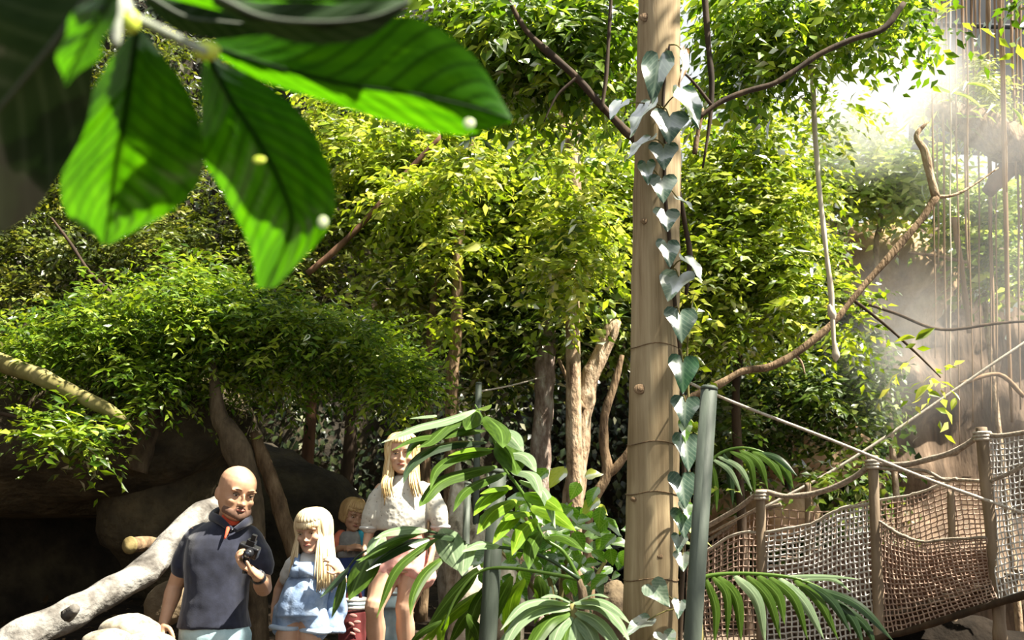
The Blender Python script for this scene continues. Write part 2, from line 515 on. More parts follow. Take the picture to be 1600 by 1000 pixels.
def crown(parent, blobs_px, mat, ln, aspect=.42, k=8, singles=30, name='foliage', **kw):
    """Foliage of a tree from blobs (px, py, Y, rx px, ry px, depth m, twigs): one joined stuff part, and the leaves that stand out as parts."""
    blobs = []
    for px, py, Y, rx, ry, dz, n in blobs_px:
        s = S(py, Y)
        c = P(px, py, Y); q = max(1, min(7, n // 24))
        if q == 1: blobs.append((tuple(c), (rx * s, dz, ry * s), n)); continue
        for _ in range(q):                               # a bough breaks up into clumps with gaps between
            u = unit(rng.normal(size=3)) * rng.uniform(.25, .85)
            k2 = rng.uniform(.34, .58)
            blobs.append((tuple(c + Vector((u[0] * rx * s, u[1] * dz, u[2] * ry * s))), (rx * s * k2, dz * k2, ry * s * k2 * .9), max(4, int(n / q))))
    A = sprigs(blobs, k, ln, kw.pop('asp', aspect), **kw)
    o = LOC[parent.name]
    me = leaves_mesh(name, *A, tuple(o))
    link(name, me, mat, parent, kind='stuff')
    if singles:
        base = leaf_single('leaf'); base.tint = None
        singles = min(singles, len(A[0]) // 6)
        idx = rng.choice(len(A[0]), singles * 6, replace=False)
        idx = idx[np.argsort(A[0][idx, 1] - .4 * A[0][idx, 2])][:singles]       # those towards the viewer and the top
        protos = []
        for q in range(4):
            b = leaf_single('leaf'); b.tint = [.45 + .16 * q] * len(b.v)
            me1 = b.mesh('leaf'); me1.materials.append(mat); protos.append(me1)
        for i in idx:
            d = Vector(A[1][i]).normalized(); n = Vector(A[2][i]); s = n.cross(d).normalized(); n = d.cross(s)
            L = A[3][i] * 1.35; W = A[4][i] * 1.35
            ob = link('leaf', random.choice(protos), None, parent)
            mx = Matrix((d * L, s * W, n * L)).transposed().to_4x4()
            mx.translation = Vector(A[0][i]) - o
            ob.matrix_basis = mx
    return parent


def wood(parent, name, pts, widths, Y, mat, n=10, sub=5, ground=False, lump=.25, **kw):
    q = PP(pts, Y)
    r = [w / 2 * S(p[1], Y + (p[2] if len(p) > 2 else 0)) for p, w in zip(pts, widths)]
    if ground:
        e = q[0]; g = gz(e.x, e.y)
        q = [Vector((e.x - .02, e.y, g - .08)), Vector((e.x, e.y, (g * .6 + e.z * .4)))] + q
        r = [r[0] * 1.45, r[0] * 1.15] + r
    b = B(); b.tube(q, r, n=n, sub=sub, lump=lump)
    if parent is None:
        return b.build(name, mat, origin=q[0], **kw)
    return b.build(name, mat, parent, **kw)


def tree_root(pt, Y, label, cat='tree', name='tree', group=None):
    p = P(pt[0], pt[1], Y)
    return empty(name, (p.x, p.y, gz(p.x, p.y)), label, cat, group)


# ------------------------------------------------------------ rock walls around the hall
def wall_grid(name, pts, z0f, z1f, mat, amp=.5, fr=.7, nz=40, sub=14, bulge=0.0):
    """A craggy standing wall along a plan line."""
    b = B(); line = [Vector((p[0], p[1], 0)) for p in pts]
    q = crom([tuple(p) for p in line], sub); n = len(q)
    for i, p in enumerate(q):
        t = np.array(q[min(i + 1, n - 1)]) - np.array(q[max(i - 1, 0)])
        nr = Vector((t[1], -t[0], 0)).normalized()
        z0 = z0f(p[0], p[1]); z1 = z1f(p[0], p[1])
        for j in range(nz + 1):
            f = j / nz; z = z0 + (z1 - z0) * f
            v = Vector((p[0], p[1], z))
            d = amp * (noise.noise(v * fr) + .5 * noise.noise(v * fr * 2.3) + .25 * noise.noise(v * fr * 5)) + bulge * math.sin(f * math.pi)
            b.v.append(tuple(v + nr * d))
    for i in range(n - 1):
        for j in range(nz):
            a = i * (nz + 1) + j
            b.f.append((a, a + nz + 1, a + nz + 2, a + 1))
    return b.build(name, mat, origin=(0, 0, 0), kind='structure'), b


_topx = [-9.5, -2.3, -1.4, 1.4, 2.2, 6.0, 6.6, 9.5]
_topz = [10.5, 10.5, 9.4, 8.9, 6.6, 6.6, 6.0, 6.0]
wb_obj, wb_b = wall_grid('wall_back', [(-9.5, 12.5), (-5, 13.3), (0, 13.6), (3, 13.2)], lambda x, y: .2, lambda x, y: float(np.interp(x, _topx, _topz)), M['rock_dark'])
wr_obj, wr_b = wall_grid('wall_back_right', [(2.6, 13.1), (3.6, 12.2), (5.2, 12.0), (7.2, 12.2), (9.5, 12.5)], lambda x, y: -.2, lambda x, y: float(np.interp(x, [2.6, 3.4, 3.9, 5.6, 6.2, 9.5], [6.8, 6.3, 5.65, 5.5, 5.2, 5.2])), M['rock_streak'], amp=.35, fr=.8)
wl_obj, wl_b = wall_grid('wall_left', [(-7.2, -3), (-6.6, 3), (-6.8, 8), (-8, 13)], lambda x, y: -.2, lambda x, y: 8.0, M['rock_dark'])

# climbing leaves on the walls (beyond counting)
def wall_ivy(wb_, n, ln, mat, name, zmin, zmax, xr, tint=(.5, .25), hang=.7):
    V = np.array(wb_.v); V = V[(V[:, 2] > zmin) & (V[:, 2] < zmax) & (V[:, 0] > xr[0]) & (V[:, 0] < xr[1])]
    cl = V[rng.integers(0, len(V), n // 14)]
    p = np.repeat(cl, 14, 0)[:n] + rng.normal(size=(len(cl) * 14, 3))[:n] * np.array([.2, .12, .22])
    p[:, 1] -= .16
    d = rng.normal(size=p.shape) * .5 + np.array([0, -.35, -hang])
    nn = rng.normal(size=p.shape) * .35 + np.array([0, -.8, .6])
    ll = ln * rng.uniform(.6, 1.3, len(p))
    tn = np.clip(np.repeat(rng.normal(tint[0], tint[1], len(cl)), 14)[:n] + rng.normal(0, .2, len(p)), 0, 1)
    me = leaves_mesh(name, p, d, nn, ll, ll * .6, tn, (0, 0, 0))
    return link(name, me, mat, None, (0, 0, 0), kind='stuff', label='dark climbing leaves clinging to the rock wall behind the trees' if mat is LM['dark'] else 'green creeper leaves covering the rock behind the bridge', cat='ivy')


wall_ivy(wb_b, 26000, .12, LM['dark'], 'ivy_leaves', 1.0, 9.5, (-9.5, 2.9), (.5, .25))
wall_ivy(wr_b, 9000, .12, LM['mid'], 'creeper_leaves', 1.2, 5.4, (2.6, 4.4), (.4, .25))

# dark roof structure behind the hanging roots
b = B()
q = [P(1425, -60, 12.6), P(1760, -60, 12.2), P(1760, 250, 12.2), P(1425, 232, 12.6)]
for k in range(7):
    f0, f1 = k / 7, (k + .94) / 7
    bb = B()
    a0 = q[0].lerp(q[1], f0); a1 = q[0].lerp(q[1], f1); c0 = q[3].lerp(q[2], f0); c1 = q[3].lerp(q[2], f1)
    dy = Vector((0, .12, 0))
    bb.v = [tuple(x) for x in (a0, a1, c1, c0, a0 + dy, a1 + dy, c1 + dy, c0 + dy)]
    bb.f = [(0, 1, 2, 3), (7, 6, 5, 4), (0, 4, 5, 1), (1, 5, 6, 2), (2, 6, 7, 3), (3, 7, 4, 0)]
    if k == 0:
        roof = bb.build('roof', M['steel_dark'], origin=(0, 0, 0), kind='structure', smooth=False)
    else:
        bb.build('panel', M['steel_dark'], roof, smooth=False)
for py in (50, 172):
    bb = B(); a = P(1425, py - 12, 12.45); c = P(1760, py - 4, 12.05)
    bb.tube([a, c], .035, n=6); bb.build('purlin', M['steel_dark'], roof)

# ------------------------------------------------------------ left rock overhang and what lies on it
def lump_rock(name, c, r, mat, amp=.25, fr=1.2, n=40, m=26, parent=None, flatb=None, **kw):
    b = B(); c = Vector(c)
    b.ell(c, r, n=n, m=m)
    for i, v in enumerate(b.v):
        v = Vector(v); d = (v - c)
        k = 1 + amp * (noise.noise(v * fr) + .5 * noise.noise(v * fr * 2.6) + .22 * noise.noise(v * fr * 6))
        w = c + d * k
        if flatb is not None and w.z < flatb: w.z = flatb + (w.z - flatb) * .15
        b.v[i] = tuple(w)
    return b.build(name, mat, parent, None if parent else (c.x, c.y, c.z - r[2]), **kw)


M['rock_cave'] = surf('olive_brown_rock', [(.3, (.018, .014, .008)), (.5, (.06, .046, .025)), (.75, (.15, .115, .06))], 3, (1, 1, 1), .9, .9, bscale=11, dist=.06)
c = P(70, 715, 7.4)
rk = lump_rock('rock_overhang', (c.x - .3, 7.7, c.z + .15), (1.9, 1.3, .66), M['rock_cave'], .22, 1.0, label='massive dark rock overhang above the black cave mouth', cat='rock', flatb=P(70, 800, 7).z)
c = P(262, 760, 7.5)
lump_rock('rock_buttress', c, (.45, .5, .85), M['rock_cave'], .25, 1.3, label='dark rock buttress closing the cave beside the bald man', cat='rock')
# cave walls behind the mouth, their shade put into the rock colour
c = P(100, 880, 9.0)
lump_rock('cave_rock', (c.x, 9.6, c.z), (3.0, .9, 1.4), M['rock_dark'], .15, .9, label='rock at the back of the cave, its shade put into a black colour', cat='rock')
rim = wood(None, 'ledge_edge_log', [(-60, 548, .2), (0, 565), (60, 588), (120, 617), (175, 645), (205, 672, .1)], [30, 28, 26, 24, 20, 10], 5.95, M['bark_moss'], label='sunlit ledge edge of the dark rock overhang, shaped as a pale trunk', cat='log')  # sunlit edge of the rock, shaped as a log lying along it

# bleached log from the lower corner up to behind the man
log = empty('driftwood_log', (P(20, 1000, 4.2).x, 4.2, gz(-2, 4.2)), 'thick bleached grey driftwood trunk slanting up behind the bald man', 'log')
wood(log, 'trunk', [(-70, 1060, -.5), (30, 1000, -.4), (95, 965, -.3), (160, 932, -.15), (222, 895, 0), (262, 855, .15), (300, 815, .3), (340, 790, .5)], [62, 56, 52, 47, 44, 42, 38, 34], 4.7, M['drift'], n=16, sub=8, lump=.22)
wood(log, 'branch_stub', [(105, 962, -.35), (118, 950, -.38)], [22, 14], 4.5, M['drift'], n=8)
lg = empty('cut_log', tuple(P(200, 852, 5.2)), 'short yellowish sawn log resting behind the bleached driftwood trunk', 'log')
wood(lg, 'trunk', [(203, 852), (235, 850, .15), (275, 862, .3), (310, 870, .4)], [26, 23, 20, 19], 5.2, M['bark_brown'], n=16, lump=.1)
b = B(); pc = P(203, 852, 5.195); ax = (P(203, 852, 5.2) - P(235, 850, 5.35)).normalized()
b.tube([pc - ax * .004, pc + ax * .008, pc + ax * .008], [.045, .043, .001], n=18); b.build('cut_end', M['endgrain'], lg)
for (px, py, w, h, Y, lab) in ((205, 985, 48, 24, 4.35, 'pale flat stone beside the man, topmost of the little heap'), (165, 1003, 40, 20, 4.2, 'pale stone at the foot of the driftwood trunk'),
                               (235, 1012, 46, 22, 4.25, 'pale stone lying under the hanging hand of the man'), (262, 945, 34, 34, 5.3, 'mossy brown boulder behind the arm of the man')):
    c = P(px, py, Y); s = S(py, Y)
    lump_rock('stone', c, (w * s, w * s * .8, h * s), M['stone_pale'] if Y < 5 else M['rock'], .2, 6, 30, 20, label=lab, cat='stone')
    if Y < 5:
        lump_rock('stone', (c.x, c.y + .05, c.z - h * s - .12), (w * s * 1.3, w * s, .17), M['rock'], .16, 4, 20, 12, label='brown bedding rock under the ' + lab.split(',')[0], cat='stone')
# sunlit stones by the thin post
for (px, py, w, h, Y, lab) in ((716, 800, 26, 46, 6.6, 'tall cream boulder standing behind the thin railing post'), (745, 850, 34, 26, 6.3, 'sunlit cream boulder between the two railing posts'), (735, 925, 30, 40, 6.0, 'cream speckled boulder low behind the palm leaflets'),
                               (790, 842, 28, 20, 6.5, 'small cream boulder behind the taller grey railing post'), (965, 938, 40, 26, 6.2, 'grey flat boulder at the foot of the wooden pole')):
    c = P(px, py, Y); s = S(py, Y)
    top_ = c.z + h * s; g_ = gz(c.x, c.y) - .05; c.z = (top_ + g_) / 2
    lump_rock('boulder', c, (w * s, max(w * s * .8, (top_ - g_) * .3), (top_ - g_) / 2), M['stone_pale'] if px < 900 else M['rock'], .3, 5.5, 30, 20, label=lab, cat='boulder')

M['rock_black'] = surf('shade_black_rock', [(.3, (.004, .003, .002)), (.7, (.018, .013, .009))], 5, rough=.95, bump=.8, bscale=12, dist=.04, spec=.1)  # shade beneath the bridge, put into the colour of the rock
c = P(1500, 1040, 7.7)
lump_rock('rock', (c.x, 7.9, c.z - .25), (1.5, .6, .55), M['rock_black'], .2, 1.6, label='rock bank added beneath the rope bridge, coloured black for the shade there', cat='rock')
# ------------------------------------------------------------ trees
G7 = 'leaf trees'
t = tree_root((212, 735), 6.75, 'spreading tree with fine bright green leaves and dark reddish trunk above the rock overhang')
wood(t, 'trunk', [(212, 735), (225, 700), (240, 655), (262, 600), (285, 560), (330, 510, .1), (380, 480, .2)], [38, 36, 34, 32, 24, 16, 8], 6.75, M['bark_mid'])
wood(t, 'branch', [(262, 605), (210, 560), (150, 520), (90, 500)], [18, 13, 9, 4], 6.9, M['bark_dark'])
wood(t, 'branch', [(270, 590), (360, 560), (460, 545), (560, 560), (640, 590)], [18, 14, 12, 8, 4], 6.9, M['bark_dark'])
wood(t, 'branch', [(185, 470), (140, 425), (110, 380), (80, 340)], [7, 6, 5, 3], 6.7, M['bark_dark'], n=6)
crown(t, [(90, 560, 6.6, 85, 40, .6, 260), (190, 530, 6.5, 90, 50, .6, 380), (290, 505, 6.4, 90, 55, .6, 420), (390, 505, 6.4, 80, 45, .6, 400), (480, 510, 6.5, 70, 38, .5, 330),
          (555, 545, 6.6, 65, 42, .5, 300), (625, 588, 6.7, 55, 34, .4, 200), (300, 570, 6.6, 130, 42, .6, 380), (470, 570, 6.8, 110, 36, .5, 280), (230, 600, 6.4, 50, 26, .4, 120), (20, 560, 6.6, 50, 40, .4, 90),
          (330, 450, 6.6, 70, 22, .4, 130)], LM['fine'], .066, .34, k=11, singles=60, droop=.45, tint_mu=.62, tl=.3)
t = tree_root((60, 690), 6.0, 'low spray of bright leaves hanging in front of the dark rock overhang', 'shrub', 'shrub')
wood(t, 'branch', [(-40, 640), (20, 650), (80, 668), (140, 690)], [8, 7, 5, 2], 6.0, M['bark_dark'], n=6)
crown(t, [(70, 672, 5.9, 50, 18, .25, 60), (115, 690, 5.9, 45, 18, .25, 60)], LM['fine'], .085, .36, k=8, singles=20, droop=.3, tint_mu=.68)
t = tree_root((335, 690), 8.6, 'olive-leaved tree filling the space behind the big hanging leaf')
wood(t, 'trunk', [(338, 700), (330, 620), (325, 540), (300, 440), (280, 330)], [24, 22, 20, 16, 8], 8.6, M['bark_moss'], ground=True)
wood(t, 'branch', [(300, 440), (390, 380), (470, 330)], [14, 10, 4], 8.6, M['bark_dark'])
crown(t, [(60, 400, 8.4, 90, 90, .8, 330), (180, 390, 8.4, 110, 80, .8, 380), (300, 390, 8.3, 100, 80, .8, 380), (410, 400, 8.3, 90, 60, .7, 300), (100, 300, 8.6, 110, 80, .8, 260), (450, 320, 8.5, 80, 80, .8, 260), (20, 480, 8.2, 60, 60, .6, 180), (470, 430, 8.0, 60, 34, .5, 150),
          (60, 240, 8.6, 160, 60, .8, 200), (340, 250, 8.8, 160, 60, .8, 200), (200, 120, 9.0, 260, 110, .8, 400)], LM['olive'], .075, .42, k=10, singles=40, tint_mu=.55, tl=.33)
t = tree_root((712, 600), 8.9, 'bright yellow-green leafed tree with slim brown trunk in mid view')
wood(t, 'trunk', [(706, 610), (712, 540), (714, 470), (716, 400), (724, 320), (735, 240), (745, 160)], [20, 19, 18, 16, 14, 10, 6], 7.7, M['bark_brown'], ground=True)
wood(t, 'trunk', [(668, 600), (674, 520), (682, 440), (690, 360)], [15, 14, 13, 8], 8.0, M['bark_brown'], ground=True)
wood(t, 'branch', [(480, 428), (525, 390), (570, 345), (640, 265), (690, 212)], [11, 11, 10, 9, 6], 7.5, M['bark_red'])
crown(t, [(560, 250, 8.4, 70, 90, .8, 240), (630, 250, 8.2, 80, 70, .8, 300), (700, 300, 8.2, 80, 80, .8, 330), (580, 350, 8.4, 55, 60, .6, 180), (650, 370, 8.3, 70, 50, .7, 250), (720, 400, 8.4, 60, 50, .6, 220), (560, 180, 8.6, 80, 50, .7, 170), (700, 210, 8.3, 80, 60, .7, 240),
          (640, 470, 8.7, 50, 34, .4, 90), (725, 270, 7.2, 50, 50, .3, 90), (620, 300, 7.2, 40, 36, .3, 60), (715, 395, 7.3, 40, 14, .2, 26), (610, 420, 7.6, 50, 20, .3, 50), (700, 500, 7.3, 44, 12, .2, 30), (780, 260, 8.2, 60, 70, .6, 220)], LM['bright'], .092, .44, k=9, singles=180, tint_mu=.66, tl=.34)
t = tree_root((896, 420), 8.2, 'sunlit tree with a pale forked trunk rising from bright leaves')
wood(t, 'trunk', [(893, 400), (897, 320), (897, 250), (893, 218)], [22, 22, 22, 21], 7.4, M['bark_pale'], ground=True)
wood(t, 'branch', [(894, 225), (886, 192), (872, 165), (862, 135)], [15, 13, 10, 5], 7.4, M['bark_pale'])
wood(t, 'branch', [(896, 225), (905, 195), (914, 168), (925, 140)], [14, 12, 10, 5], 7.4, M['bark_pale'])
wood(t, 'branch', [(884, 200), (868, 190), (856, 178)], [6, 5, 3], 7.38, M['bark_pale'], n=6)
crown(t, [(830, 320, 8.3, 70, 70, .6, 290), (900, 340, 8.3, 70, 70, .6, 300), (960, 330, 8.3, 50, 80, .6, 260), (800, 410, 8.4, 80, 50, .6, 270), (880, 430, 8.4, 80, 50, .6, 270), (955, 430, 8.4, 45, 60, .5, 200), (820, 200, 8.6, 60, 60, .6, 170), (950, 230, 8.5, 45, 60, .5, 170), (895, 345, 6.9, 46, 60, .3, 110), (900, 440, 6.9, 50, 44, .3, 110), (880, 265, 7.0, 30, 22, .2, 30), (990, 380, 8.5, 40, 120, .5, 200)],
      LM['bright'], .09, .46, k=9, singles=160, tint_mu=.62, tl=.34)
t = tree_root((900, 790), 7.6, 'broad pale leaning trunk with darker leaves behind the wooden pole')
wood(t, 'trunk', [(893, 800), (902, 730), (910, 650), (922, 590), (942, 545), (960, 500)], [34, 32, 32, 31, 27, 22], 7.6, M['bark_pale'], ground=True, n=14)
wood(t, 'branch', [(912, 640), (890, 600), (872, 560)], [9, 8, 5], 7.5, M['bark_brown'], n=6)
crown(t, [(870, 520, 8.2, 90, 44, .6, 260), (780, 510, 8.6, 80, 50, .6, 260), (960, 510, 8.2, 40, 50, .5, 150), (690, 500, 9.2, 60, 40, .5, 110), (770, 590, 9.0, 60, 34, .5, 90), (620, 540, 9.4, 60, 30, .5, 60)], LM['mid'], .11, .46, k=7, singles=30, tint_mu=.55)
t = tree_root((845, 780), 7.9, 'grey and reddish flaking trunk standing between the palm and the pale leaning trunk')
wood(t, 'trunk', [(842, 790), (845, 720), (848, 650), (851, 600), (853, 560), (856, 500)], [33, 32, 31, 30, 30, 26], 7.9, M['bark_grey'], ground=True, n=14)
wood(t, 'branch', [(850, 570), (830, 545), (818, 520)], [8, 7, 5], 7.85, M['bark_grey'], n=6)
t = tree_root((925, 800), 7.0, 'thin twisting brown stem forking beside the wooden pole')
wood(t, 'trunk', [(918, 815), (930, 775), (948, 740), (943, 690), (945, 650), (960, 600), (972, 555)], [17, 16, 17, 15, 14, 12, 8], 7.0, M['bark_brown'], ground=True)
wood(t, 'branch', [(948, 742), (965, 728), (985, 698), (1000, 650)], [14, 12, 11, 7], 7.0, M['bark_brown'])
t = tree_root((372, 800), 6.9, 'thick brown trunk bending over behind the bald man')
wood(t, 'trunk', [(405, 1010), (402, 930), (395, 800), (384, 745), (372, 705), (356, 675), (340, 640), (332, 560)], [30, 30, 36, 42, 42, 36, 24, 10], 6.4, M['bark_mid'], ground=True, n=14)
t = tree_root((455, 860), 6.9, 'smooth greyish trunk leaning between the bald man and the fair girl')
wood(t, 'trunk', [(470, 900), (455, 845), (438, 795), (420, 740), (405, 700), (396, 675)], [28, 26, 25, 24, 20, 12], 6.9, M['bark_brown'], ground=True, n=12)
t = tree_root((480, 760), 9.5, 'slender dark red stem standing before the dark ivy wall')
wood(t, 'trunk', [(478, 780), (482, 700), (488, 620), (494, 560)], [22, 20, 16, 10], 9.5, M['bark_red'], ground=True)
t = tree_root((560, 700), 9.9, 'dark mossy stem behind the boy')
wood(t, 'trunk', [(540, 760), (548, 680), (552, 600), (556, 520), (606, 450)], [22, 20, 18, 16, 10], 9.9, M['bark_dark'], ground=True)
# overhead boughs, close
t = tree_root((985, 260), 5.6, 'large-leaved tree overhead, its dark bough running behind the top of the pole')
q0 = LOC[t.name]
wood(t, 'trunk', [(1012, 330, .5), (1000, 232), (975, 203), (935, 160), (900, 120), (860, 85), (820, 45), (790, -10)], [15, 14, 14, 13, 12, 11, 9, 6], 4.95, M['bark_dark'])
wood(t, 'branch', [(940, 172), (947, 120), (951, 60), (956, -20)], [7, 6, 6, 5], 4.92, M['bark_dark'], n=6)
wood(t, 'branch', [(900, 122), (870, 150), (850, 190)], [5, 4, 2], 4.92, M['bark_dark'], n=6)
crown(t, [(700, 40, 5.8, 70, 60, .5, 150), (780, 60, 5.6, 70, 70, .5, 190), (860, 50, 5.5, 70, 60, .5, 190), (940, 50, 5.6, 50, 70, .5, 170), (770, 130, 5.9, 60, 40, .4, 110), (860, 130, 5.7, 60, 40, .4, 110), (660, 110, 6.0, 50, 50, .4, 80), (970, 140, 6.0, 30, 60, .4, 80)], LM['overhead'], .095, .46, k=7, singles=200, tint_mu=.55, droop=.8)
t = tree_root((1110, 250), 6.2, 'dark-twigged tree with hanging leaf sprays overhead between the pole and the glare')
wood(t, 'trunk', [(1098, 262), (1109, 190), (1112, 130), (1106, 60), (1100, -20), (1096, -120)], [3, 6, 9, 10, 10, 11], 5.2, M['bark_dark'])
wood(t, 'branch', [(1090, 185), (1125, 160), (1165, 143), (1210, 130), (1250, 105), (1282, 84), (1330, 62), (1380, 45), (1412, 5)], [8, 8, 9, 9, 9, 9, 9, 10, 8], 5.1, M['bark_dark'])
wood(t, 'branch', [(1112, 165), (1085, 130), (1062, 108)], [6, 5, 3], 5.15, M['bark_dark'], n=6)
wood(t, 'branch', [(1085, 240), (1092, 200), (1098, 170)], [8, 7, 5], 5.2, M['bark_brown'], n=6)
crown(t, [(1120, 25, 5.8, 45, 34, .5, 60), (1180, 50, 5.7, 60, 60, .5, 130), (1260, 40, 5.7, 70, 55, .5, 140), (1340, 25, 5.8, 70, 35, .5, 140), (1410, 10, 6.0, 40, 22, .4, 50), (1160, 105, 5.9, 36, 34, .4, 40), (1225, 85, 5.9, 50, 30, .4, 80), (1140, 150, 6.0, 30, 30, .3, 40),
          (1465, 55, 6.1, 20, 30, .3, 12), (1650, -420, 3.6, 270, 130, 1.0, 260), (1800, -190, 4.6, 160, 130, .9, 100)], LM['overhead'], .095, .44, k=7, singles=200, tint_mu=.6, droop=.9)  # blobs above the view: unseen leaves added to shade the pole
t = tree_root((1180, 620), 8.3, 'leafy green tree between the wooden pole and the hanging roots')
wood(t, 'trunk', [(1150, 640), (1155, 560), (1165, 450), (1175, 330), (1170, 230)], [14, 13, 11, 9, 6], 8.5, M['bark_dark'], ground=True)
crown(t, [(1110, 240, 8.2, 50, 50, .5, 150), (1190, 230, 8.2, 60, 60, .6, 200), (1120, 330, 8.1, 55, 60, .5, 210), (1200, 330, 8.1, 65, 60, .6, 230), (1110, 430, 8.1, 50, 60, .5, 210), (1190, 430, 8.1, 70, 55, .6, 240), (1120, 520, 8.2, 60, 45, .5, 160), (1210, 510, 8.2, 60, 45, .6, 170), (1260, 280, 8.4, 36, 50, .4, 100), (1250, 400, 8.3, 36, 60, .4, 110), (1300, 180, 8.6, 36, 24, .3, 40),
          (1310, 500, 8.0, 22, 34, .3, 40)], LM['bright'], .09, .44, k=9, singles=160, tint_mu=.55, tl=.34)
t = tree_root((1190, 720), 9.5, 'shady green shrub on the rock under the slanting branch', 'shrub', 'shrub')
wood(t, 'stem', [(1230, 760), (1235, 700), (1230, 620)], [8, 7, 4], 9.6, M['bark_dark'], n=6, ground=True)
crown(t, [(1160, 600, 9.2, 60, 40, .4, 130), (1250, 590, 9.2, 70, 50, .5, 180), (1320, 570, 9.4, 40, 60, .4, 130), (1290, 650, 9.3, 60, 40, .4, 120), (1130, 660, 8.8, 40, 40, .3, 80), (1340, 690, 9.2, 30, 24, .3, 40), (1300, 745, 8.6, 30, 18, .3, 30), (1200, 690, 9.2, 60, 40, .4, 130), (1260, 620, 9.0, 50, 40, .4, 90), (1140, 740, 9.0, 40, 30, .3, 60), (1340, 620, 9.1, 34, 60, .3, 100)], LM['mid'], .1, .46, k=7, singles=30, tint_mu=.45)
t = tree_root((1380, 330), 10.2, 'pale sunstruck shrub in the haze under the glare', 'shrub', 'shrub')
wood(t, 'stem', [(1370, 420), (1375, 350), (1380, 280)], [9, 8, 5], 10.4, M['bark_pale'], n=6, ground=True)
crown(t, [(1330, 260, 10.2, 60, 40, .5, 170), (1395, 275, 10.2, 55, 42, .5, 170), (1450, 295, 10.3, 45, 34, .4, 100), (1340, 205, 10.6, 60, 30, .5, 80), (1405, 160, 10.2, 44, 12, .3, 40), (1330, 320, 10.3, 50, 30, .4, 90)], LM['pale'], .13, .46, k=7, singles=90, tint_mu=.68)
t = tree_root((1540, 400), 10.4, 'pale green creeper-like shrub among the hanging roots', 'shrub', 'shrub')
wood(t, 'stem', [(1540, 480), (1545, 400), (1550, 330)], [9, 8, 5], 10.6, M['bark_pale'], n=6, ground=True)
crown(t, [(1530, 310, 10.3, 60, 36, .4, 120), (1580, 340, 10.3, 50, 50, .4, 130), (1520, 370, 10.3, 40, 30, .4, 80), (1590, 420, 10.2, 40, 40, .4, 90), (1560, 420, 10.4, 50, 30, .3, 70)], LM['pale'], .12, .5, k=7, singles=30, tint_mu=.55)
t = tree_root((1462, 590), 7.4, 'yellow-green leaf spray on a bare twig before the mist', 'twig', 'leafy_twig')
wood(t, 'stem', [(1335, 470), (1380, 505), (1432, 552), (1470, 590)], [6, 5, 4, 2], 7.4, M['bark_dark'], n=6)
crown(t, [(1455, 595, 7.4, 16, 12, .12, 7), (1425, 565, 7.4, 10, 8, .1, 3)], LM['bright'], .11, .42, k=5, singles=6, tint_mu=.8, droop=.9)
t = tree_root((1110, 700), 5.0, 'young vine with bright leaves growing behind the wooden pole', 'vine', 'young_vine')
wood(t, 'stem', [(1078, 800), (1076, 640), (1074, 540), (1082, 470)], [4, 4, 3, 2], 4.5, M['bark_moss'], n=6, ground=True)
crown(t, [(1085, 470, 4.6, 14, 40, .12, 22), (1075, 560, 4.5, 12, 30, .1, 14), (1074, 660, 4.5, 10, 34, .1, 10), (1072, 790, 4.5, 10, 20, .08, 6)], LM['bright'], .06, .5, k=5, singles=14, tint_mu=.6)

# slanting bough above the bridge
bo = empty('slanting_bough', tuple(P(1110, 605, 6.4)), 'bare brown bough slanting up from the grey post towards the glare', 'branch')
wood(bo, 'bough', [(1060, 628), (1120, 602), (1160, 580), (1205, 572), (1250, 547), (1300, 506), (1330, 470), (1350, 446), (1395, 395), (1440, 342), (1462, 308)], [10, 12, 11, 12, 11, 11, 9, 10, 12, 12, 11], 6.4, M['bark_brown'])
wood(bo, 'branch', [(1462, 308), (1452, 270), (1444, 235), (1432, 212), (1450, 190)], [11, 13, 13, 8, 4], 6.4, M['bark_pale'])
wood(bo, 'twig', [(1462, 308), (1490, 305), (1520, 290), (1560, 262)], [6, 5, 4, 2], 6.4, M['bark_pale'], n=6)
wood(bo, 'twig', [(1240, 552), (1252, 566), (1258, 585)], [5, 4, 2], 6.4, M['bark_pale'], n=6)

# mossy trunk with ferns, up on the right
mt = empty('mossy_trunk', tuple(P(1455, 180, 9.2)), 'thick brown overhanging trunk capped with bright moss and ferns', 'trunk')
wood(mt, 'trunk', [(1450, 172), (1480, 178), (1520, 195), (1560, 218), (1600, 235), (1660, 260)], [22, 40, 56, 62, 66, 70], 9.2, M['bark_brown'], n=18, lump=.35)
wood(mt, 'branch', [(1545, 300), (1565, 275), (1590, 250), (1640, 232)], [22, 28, 32, 36], 9.3, M['bark_red'], n=12, lump=.3)
crown(mt, [(1518, 146, 9.3, 34, 18, .3, 90), (1553, 168, 9.3, 36, 14, .3, 90), (1592, 186, 9.3, 36, 12, .3, 80), (1530, 115, 9.3, 14, 22, .2, 50)], LM['moss'], .09, .3, k=7, singles=0, name='moss', tint_mu=.6)
crown(mt, [(1490, 178, 8.9, 20, 14, .2, 10)], LM['pale'], .2, .14, k=6, singles=20, name='fern', droop=1.2)
